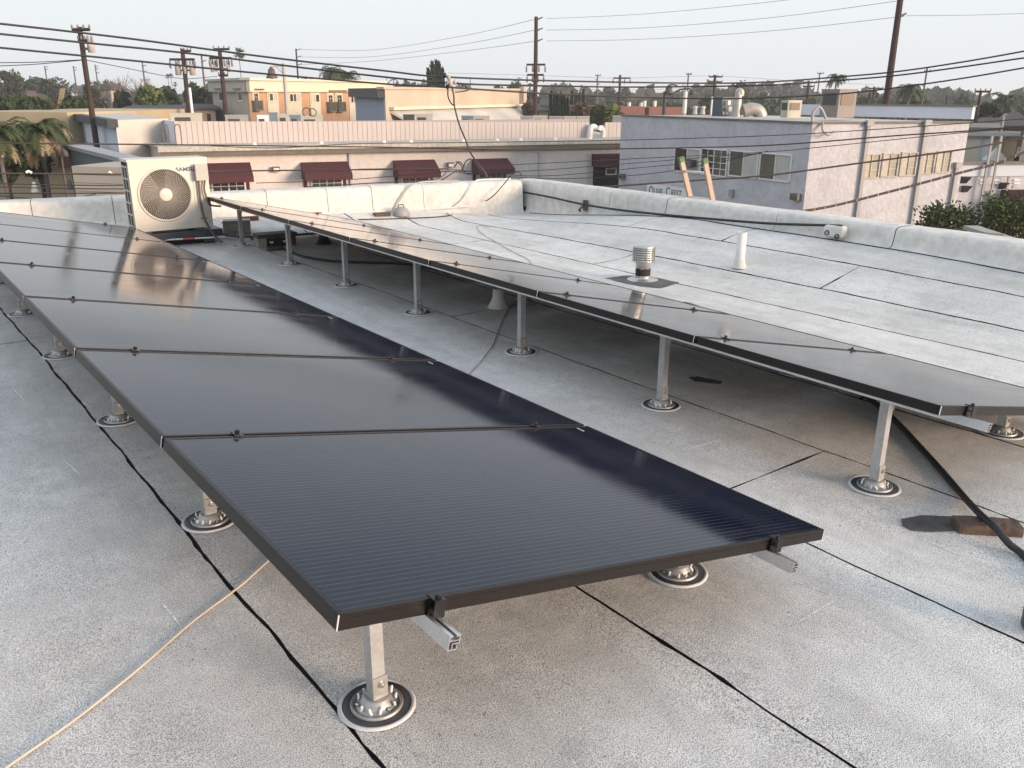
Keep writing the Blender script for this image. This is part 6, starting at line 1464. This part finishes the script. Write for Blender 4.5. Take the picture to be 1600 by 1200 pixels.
tree('low hedge like tree above the yellow building', 60, 155, 178, 50, 56, 'leaf_dark', 15, 1200, leaf=.2)
tree('brown leaved small tree near the tan leaning board', 100, 146, 172, 34, 85, 'leaf_brown', 16, 900, leaf=.25)
fan_palm('left one of two tiny distant fan palms', 264.5, 115, 140, 9, 200, 17, trunk_px=.7)
fan_palm('right one of two tiny distant fan palms', 269.5, 114, 140, 9.5, 195, 18, trunk_px=.7)
fan_palm('small distant palm just below the two tiny fan palms', 275, 127, 142, 9, 190, 19, trunk_px=.5)
fan_palm('tall slim fan palm over the shade-tinted end of the apartment house', 377.5, 72, 130, 21, 125, 20, nf=46, trunk_px=1.0)
for k, (x, w) in enumerate(((372, 3), (383, 3))): 
    pass
feather_palm('large clump of feathery palms over the apartment roof, left trunk', 520, 101, 140, 46, 115, 21, nf=30)
feather_palm('second feathery palm leaning right over the apartment roof', 545, 107, 140, 44, 117, 22, nf=24)
tree('dense dark tree between the feathery palms', 527, 108, 140, 34, 119, 'leaf_dark', 23, 1200, leaf=.4)
for k, (x, y0, w) in enumerate(((670, 112, 9), (676, 100, 10), (682, 97.5, 10), (687, 100, 10), (692, 110, 9))):
    tree('%s spire of the dark cypress clump over the beige roof' % ['first', 'second', 'third, tallest', 'fourth', 'fifth'][k], x, y0, 135, w, 95+k*.4, 'leaf_cypress', 30+k, 900, leaf=.42, kind='spire', group='cypress spires over the beige roof', name='cypress')
tree('low dark tree tops at the left end of the beige building roof', 480, 124, 140, 34, 130, 'leaf_dark', 37, 600, leaf=.4)
tree('hazy tree with sparse crown above the right of the beige roof', 806, 124, 150, 26, 150, 'leaf_grey', 38, 900)
tree('small dark tree tops above the beige roof', 778, 133, 150, 26, 140, 'leaf_dark', 39, 600)
tree('dark haze dimmed tree left of the tall utility pole', 828, 138, 172, 28, 130, 'leaf_grey', 40)
tree('rust brown bush at the foot of the tall utility pole', 824, 160, 184, 26, 72, 'leaf_brown', 41, 900, leaf=.2)
for k, (x, y0) in enumerate(((860, 146), (865.5, 150), (870.5, 152), (876, 149), (881, 151), (886, 155))):
    tree('%s column of the dense cypress row behind the slatted screen' % ['first', 'second', 'third', 'fourth', 'fifth', 'sixth'][k], x, y0, 186, 8, 70+k*.3, 'leaf_cypress', 50+k, 1000, leaf=.26, kind='spire', group='cypress row behind the slatted screen', name='cypress')
for k, (x, y0) in enumerate(((893, 145), (899, 148), (904, 147), (910.5, 142))):
    tree('%s thin cypress right of the dense cypress row' % ['first', 'second', 'third', 'fourth and tallest'][k], x, y0, 175, 5, 88+k, 'leaf_cypress', 60+k, 600, leaf=.3, kind='spire', group='thin cypresses', name='cypress')
tree('round hazy tree behind the dense cypress row', 865, 134, 165, 20, 190, 'leaf_grey', 64)
bare_tree('pale leafless tree behind the thin cypresses', 884, 134, 165, 22, 150, 65)
tree('rust coloured tree below the thin cypresses', 906, 159, 186, 34, 66, 'leaf_brown', 66, 1600, leaf=.2)
tree('teal grey hazy tree left of the slim grey pole', 922, 147, 172, 26, 150, 'leaf_grey', 67)
tree('green bush left part of the hedge beside the brick building', 934, 164, 190, 30, 64, 'leaf_mid', 68, 1300, leaf=.2)
tree('bright yellow green bush beside the brick building', 957, 163, 190, 28, 63, 'leaf_light', 69, 1300, leaf=.2)
tree('large hazy double crowned tree behind the dark crossarm pole, left crown', 953, 135, 165, 24, 210, 'leaf_grey', 70, 1400)
tree('large hazy double crowned tree behind the dark crossarm pole, right crown', 975, 134, 165, 30, 205, 'leaf_grey', 71, 1400)
bare_tree('leafless tree right of the dark crossarm pole', 996, 140, 165, 20, 150, 72)
bare_tree('leafless grey tree left of the bronze bell lamp', 1024, 137, 165, 26, 160, 73)
bare_tree('leafless tree right of the black bell lamp', 1090, 147, 170, 26, 150, 74)
tree('dark tree behind the teal roof unit', 1107, 147, 172, 30, 120, 'leaf_dark', 75)
tree('big dark grey eucalyptus behind the rusty duct', 1157, 125, 175, 38, 170, 'leaf_grey', 76, 2200, lobes=9)
tree('lower dark tree right of the big eucalyptus', 1190, 143, 178, 40, 150, 'leaf_dark', 77, 1400)
tree('dark tree above the small condenser', 1222, 150, 178, 40, 140, 'leaf_dark', 78, 1200)
tree('dim tree left of the large cooler', 1262, 152, 178, 40, 140, 'leaf_grey', 79, 1100)
feather_palm('shaggy palm rising right above the large cooler', 1303, 112, 160, 38, 92, 80, nf=26)
tree('dark bush right of the large cooler', 1350, 146, 172, 34, 110, 'leaf_dark', 81, 1200)
feather_palm('bushy palm just right of the thickest brown pole', 1417, 128, 172, 44, 88, 82, nf=34)
tree('round dark tree around the bushy palm', 1425, 140, 175, 52, 92, 'leaf_dark', 83, 1800)
tree('thin dark cypress tip above the raised white parapet', 1476, 150, 172, 5, 120, 'leaf_cypress', 84, 400, kind='spire', name='cypress')
tree('pale hazy far tree left of the thin cypress tip', 1463, 156, 172, 20, 220, 'leaf_grey', 85, 500)
tree('mauve grey tree above the far end of the raised white parapet', 1501, 142, 185, 40, 150, 'leaf_grey', 86, 1400)
tree('dark tree behind the corner of the lit stucco wall', 1532, 160, 208, 36, 72, 'leaf_dark', 87, 1800, leaf=.25)
feather_palm('dark feathery palm near the right edge', 1560, 139, 200, 50, 78, 88, nf=30)
tree('hazy grey tree between the palm and the right edge', 1590, 148, 185, 50, 150, 'leaf_grey', 89, 1300)
tree('dark low trees beneath the palm at the right', 1548, 172, 205, 44, 74, 'leaf_dark', 90, 1400, leaf=.25)
# near left foreground plants by the yellow building
feather_palm('shaggy palm with sunlit dry fronds before the yellow building', 70, 166, 262, 92, 34, 91, nf=70, drymix=26, cyfac=.75, droop=1.0)
feather_palm('dark palm at the left edge before the yellow building', 4, 170, 262, 84, 32, 92, nf=64, drymix=10, cyfac=.8, droop=1.0)
tree('dark green shrub at the left edge under the palm', 8, 196, 262, 56, 33, 'leaf_dark', 93, 1600, leaf=.16)
feather_palm('low palm with dry straw fronds beside the shade-blue wall', 98, 180, 262, 50, 35, 94, nf=40, drymix=26, cyfac=.6, droop=1.2)
tree('dark green undergrowth between the two palms before the yellow building', 62, 200, 258, 60, 34.5, 'leaf_dark', 95, 900, leaf=.12)
p = at(93, 168, 60); q = at(98, 138, 60); b = MB(); d = (q-p); s = Vector((R_.x, R_.y, 0))*.13; t_ = Vector((-R_.y, R_.x, 0))*.05
b.add([p-s-t_, p+s-t_, p+s+t_, p-s+t_, q-s-t_, q+s-t_, q+s+t_, q-s+t_], [(0, 3, 2, 1), (4, 5, 6, 7), (0, 1, 5, 4), (1, 2, 6, 5), (2, 3, 7, 6), (3, 0, 4, 7)], 'palm_dry'); tag(b.build('board'), 'leaning tan board standing above the roofs at the left', 'board')
p.z -= 0
# shrubs behind the right parapet : leafy, leaves one can tell apart
def shrub(label, xc, ytop, ybot, wpx, dist, seed, n=1700):
    rnd = random.Random(seed); c = at(xc, ybot, dist); s_ = dist/1342; zt_ = zat(xc, ytop, c)-GZ; W_ = wpx*s_*.5; zb = zat(xc, ybot, c)-GZ; H = zt_-zb
    g = thing('shrub', label, 'shrub', (c.x, c.y, GZ), group='shrubs by the right buildings'); t = MB(); f = MB()
    for k in range(34):
        a = rnd.uniform(0, 2*pi); rr = rnd.uniform(.25, 1.0); e_ = Vector((cos(a)*rr*W_, sin(a)*rr*W_, zb+H*(.35+.65*sqrt(max(0, 1-rr*rr*.75))*rnd.uniform(.75, 1.0))))
        s0 = Vector((cos(a)*.1, sin(a)*.1, zb*.3)); m = (s0+e_)/2+Vector((cos(a), sin(a), 0))*.15; P = arc([s0, m, e_], 8); t.tube(P, .02, 4, 'bark', radii=[.035*(1-i/(len(P)))+.006 for i in range(len(P))])
        for i in range(n//34):
            u = rnd.random()**.5; idx = min(int(u*(len(P)-1)), len(P)-2); o_ = P[idx].lerp(P[idx+1], rnd.random())+Vector((rnd.gauss(0, .12), rnd.gauss(0, .12), rnd.gauss(0, .1)))
            d = Vector((rnd.gauss(0, 1)+cos(a)*.7, rnd.gauss(0, 1)+sin(a)*.7, rnd.gauss(.5, .7))).normalized(); sd = d.cross(Vector((rnd.gauss(0, 1), rnd.gauss(0, 1), rnd.gauss(0, 1)))).normalized(); L_ = rnd.uniform(.07, .14)
            f.add([o_, o_+d*L_*.5+sd*L_*.24, o_+d*L_, o_+d*L_*.5-sd*L_*.24], [(0, 1, 2, 3)])
    t.build('branches', None, g, off=(0, 0, 0)); f.build('foliage', 'leaf_gloss', g, off=(0, 0, 0)); return g
shrub('left glossy green shrub with a pale gap, in front of the lit stucco wall', 1473, 322, 372, 78, 22, 101, 4600)
shrub('right glossy green shrub in front of the grey wall at the right edge', 1568, 309, 366, 78, 22.5, 102, 5200)
# far wood along the horizon
rnd = random.Random(77); b = MB()
for k in range(9000):
    az = radians(-4+86*rnd.random()); r_ = rnd.uniform(250, 330); h = 7.0+2.4*hnoise(az*9)+1.5*hnoise(az*31, 0, 2); z = GZ+h*rnd.random()**.6
    p = Vector((CAM.x+sin(az)*r_, CAM.y+cos(az)*r_, z)); a = Vector((rnd.gauss(0, 1), rnd.gauss(0, 1), rnd.gauss(0, 1))).normalized(); c = a.cross(Vector((rnd.gauss(0, 1), rnd.gauss(0, 1), rnd.gauss(0, 1)))).normalized(); s = rnd.uniform(.9, 2.0)
    b.v += [tuple(p-a*s), tuple(p+c*s*.7), tuple(p+a*s), tuple(p-c*s*.7)]; o = len(b.v)-4; b.f.append((o, o+1, o+2, o+3)); b.mi.append(0); b.sm.append(False)
tag(b.build('distant_trees', 'leaf_grey'), 'hazy band of distant trees along the horizon', 'trees', kind='stuff')
rnd = random.Random(78); b = MB()
for k in range(9000):
    az = radians(-4+86*rnd.random()); r_ = rnd.uniform(120, 170); h = 4.6+1.2*hnoise(az*13, 0, 5)+.8*hnoise(az*41, 0, 2); z = GZ+h*rnd.random()**.6
    p = Vector((CAM.x+sin(az)*r_, CAM.y+cos(az)*r_, z)); a = Vector((rnd.gauss(0, 1), rnd.gauss(0, 1), rnd.gauss(0, 1))).normalized(); c = a.cross(Vector((rnd.gauss(0, 1), rnd.gauss(0, 1), rnd.gauss(0, 1)))).normalized(); s = rnd.uniform(.4, 1.0)
    b.v += [tuple(p-a*s), tuple(p+c*s*.7), tuple(p+a*s), tuple(p-c*s*.7)]; o = len(b.v)-4; b.f.append((o, o+1, o+2, o+3)); b.mi.append(0); b.sm.append(False)
tag(b.build('mid_distance_scrub', 'leaf_dark'), 'mass of trees and scrub between the roofs and the horizon', 'trees', kind='stuff')
# ================================================================== haze
top = 0
bpy.context.view_layer.update()
for o in bpy.data.objects:
    if o.type == 'MESH': top = max(top, max((o.matrix_world @ Vector(c)).z for c in o.bound_box))
b = MB(); b.box((-1560, -1560, GZ-1), (1560, 1560, top+2.0)); hz = b.build('haze')
m = bpy.data.materials.new('haze_air'); m.use_nodes = True; t = m.node_tree; t.nodes.clear(); ou = t.nodes.new('ShaderNodeOutputMaterial'); pv = t.nodes.new('ShaderNodeVolumePrincipled')
pv.inputs['Color'].default_value = (.92, .94, .97, 1); pv.inputs['Density'].default_value = .0007; pv.inputs['Anisotropy'].default_value = .2
t.links.new(pv.outputs[0], ou.inputs['Volume']); hz.data.materials.append(m); tag(hz, 'pale late afternoon haze over the neighbourhood', 'haze', kind='stuff')
SC.cycles.volume_bounces = 1
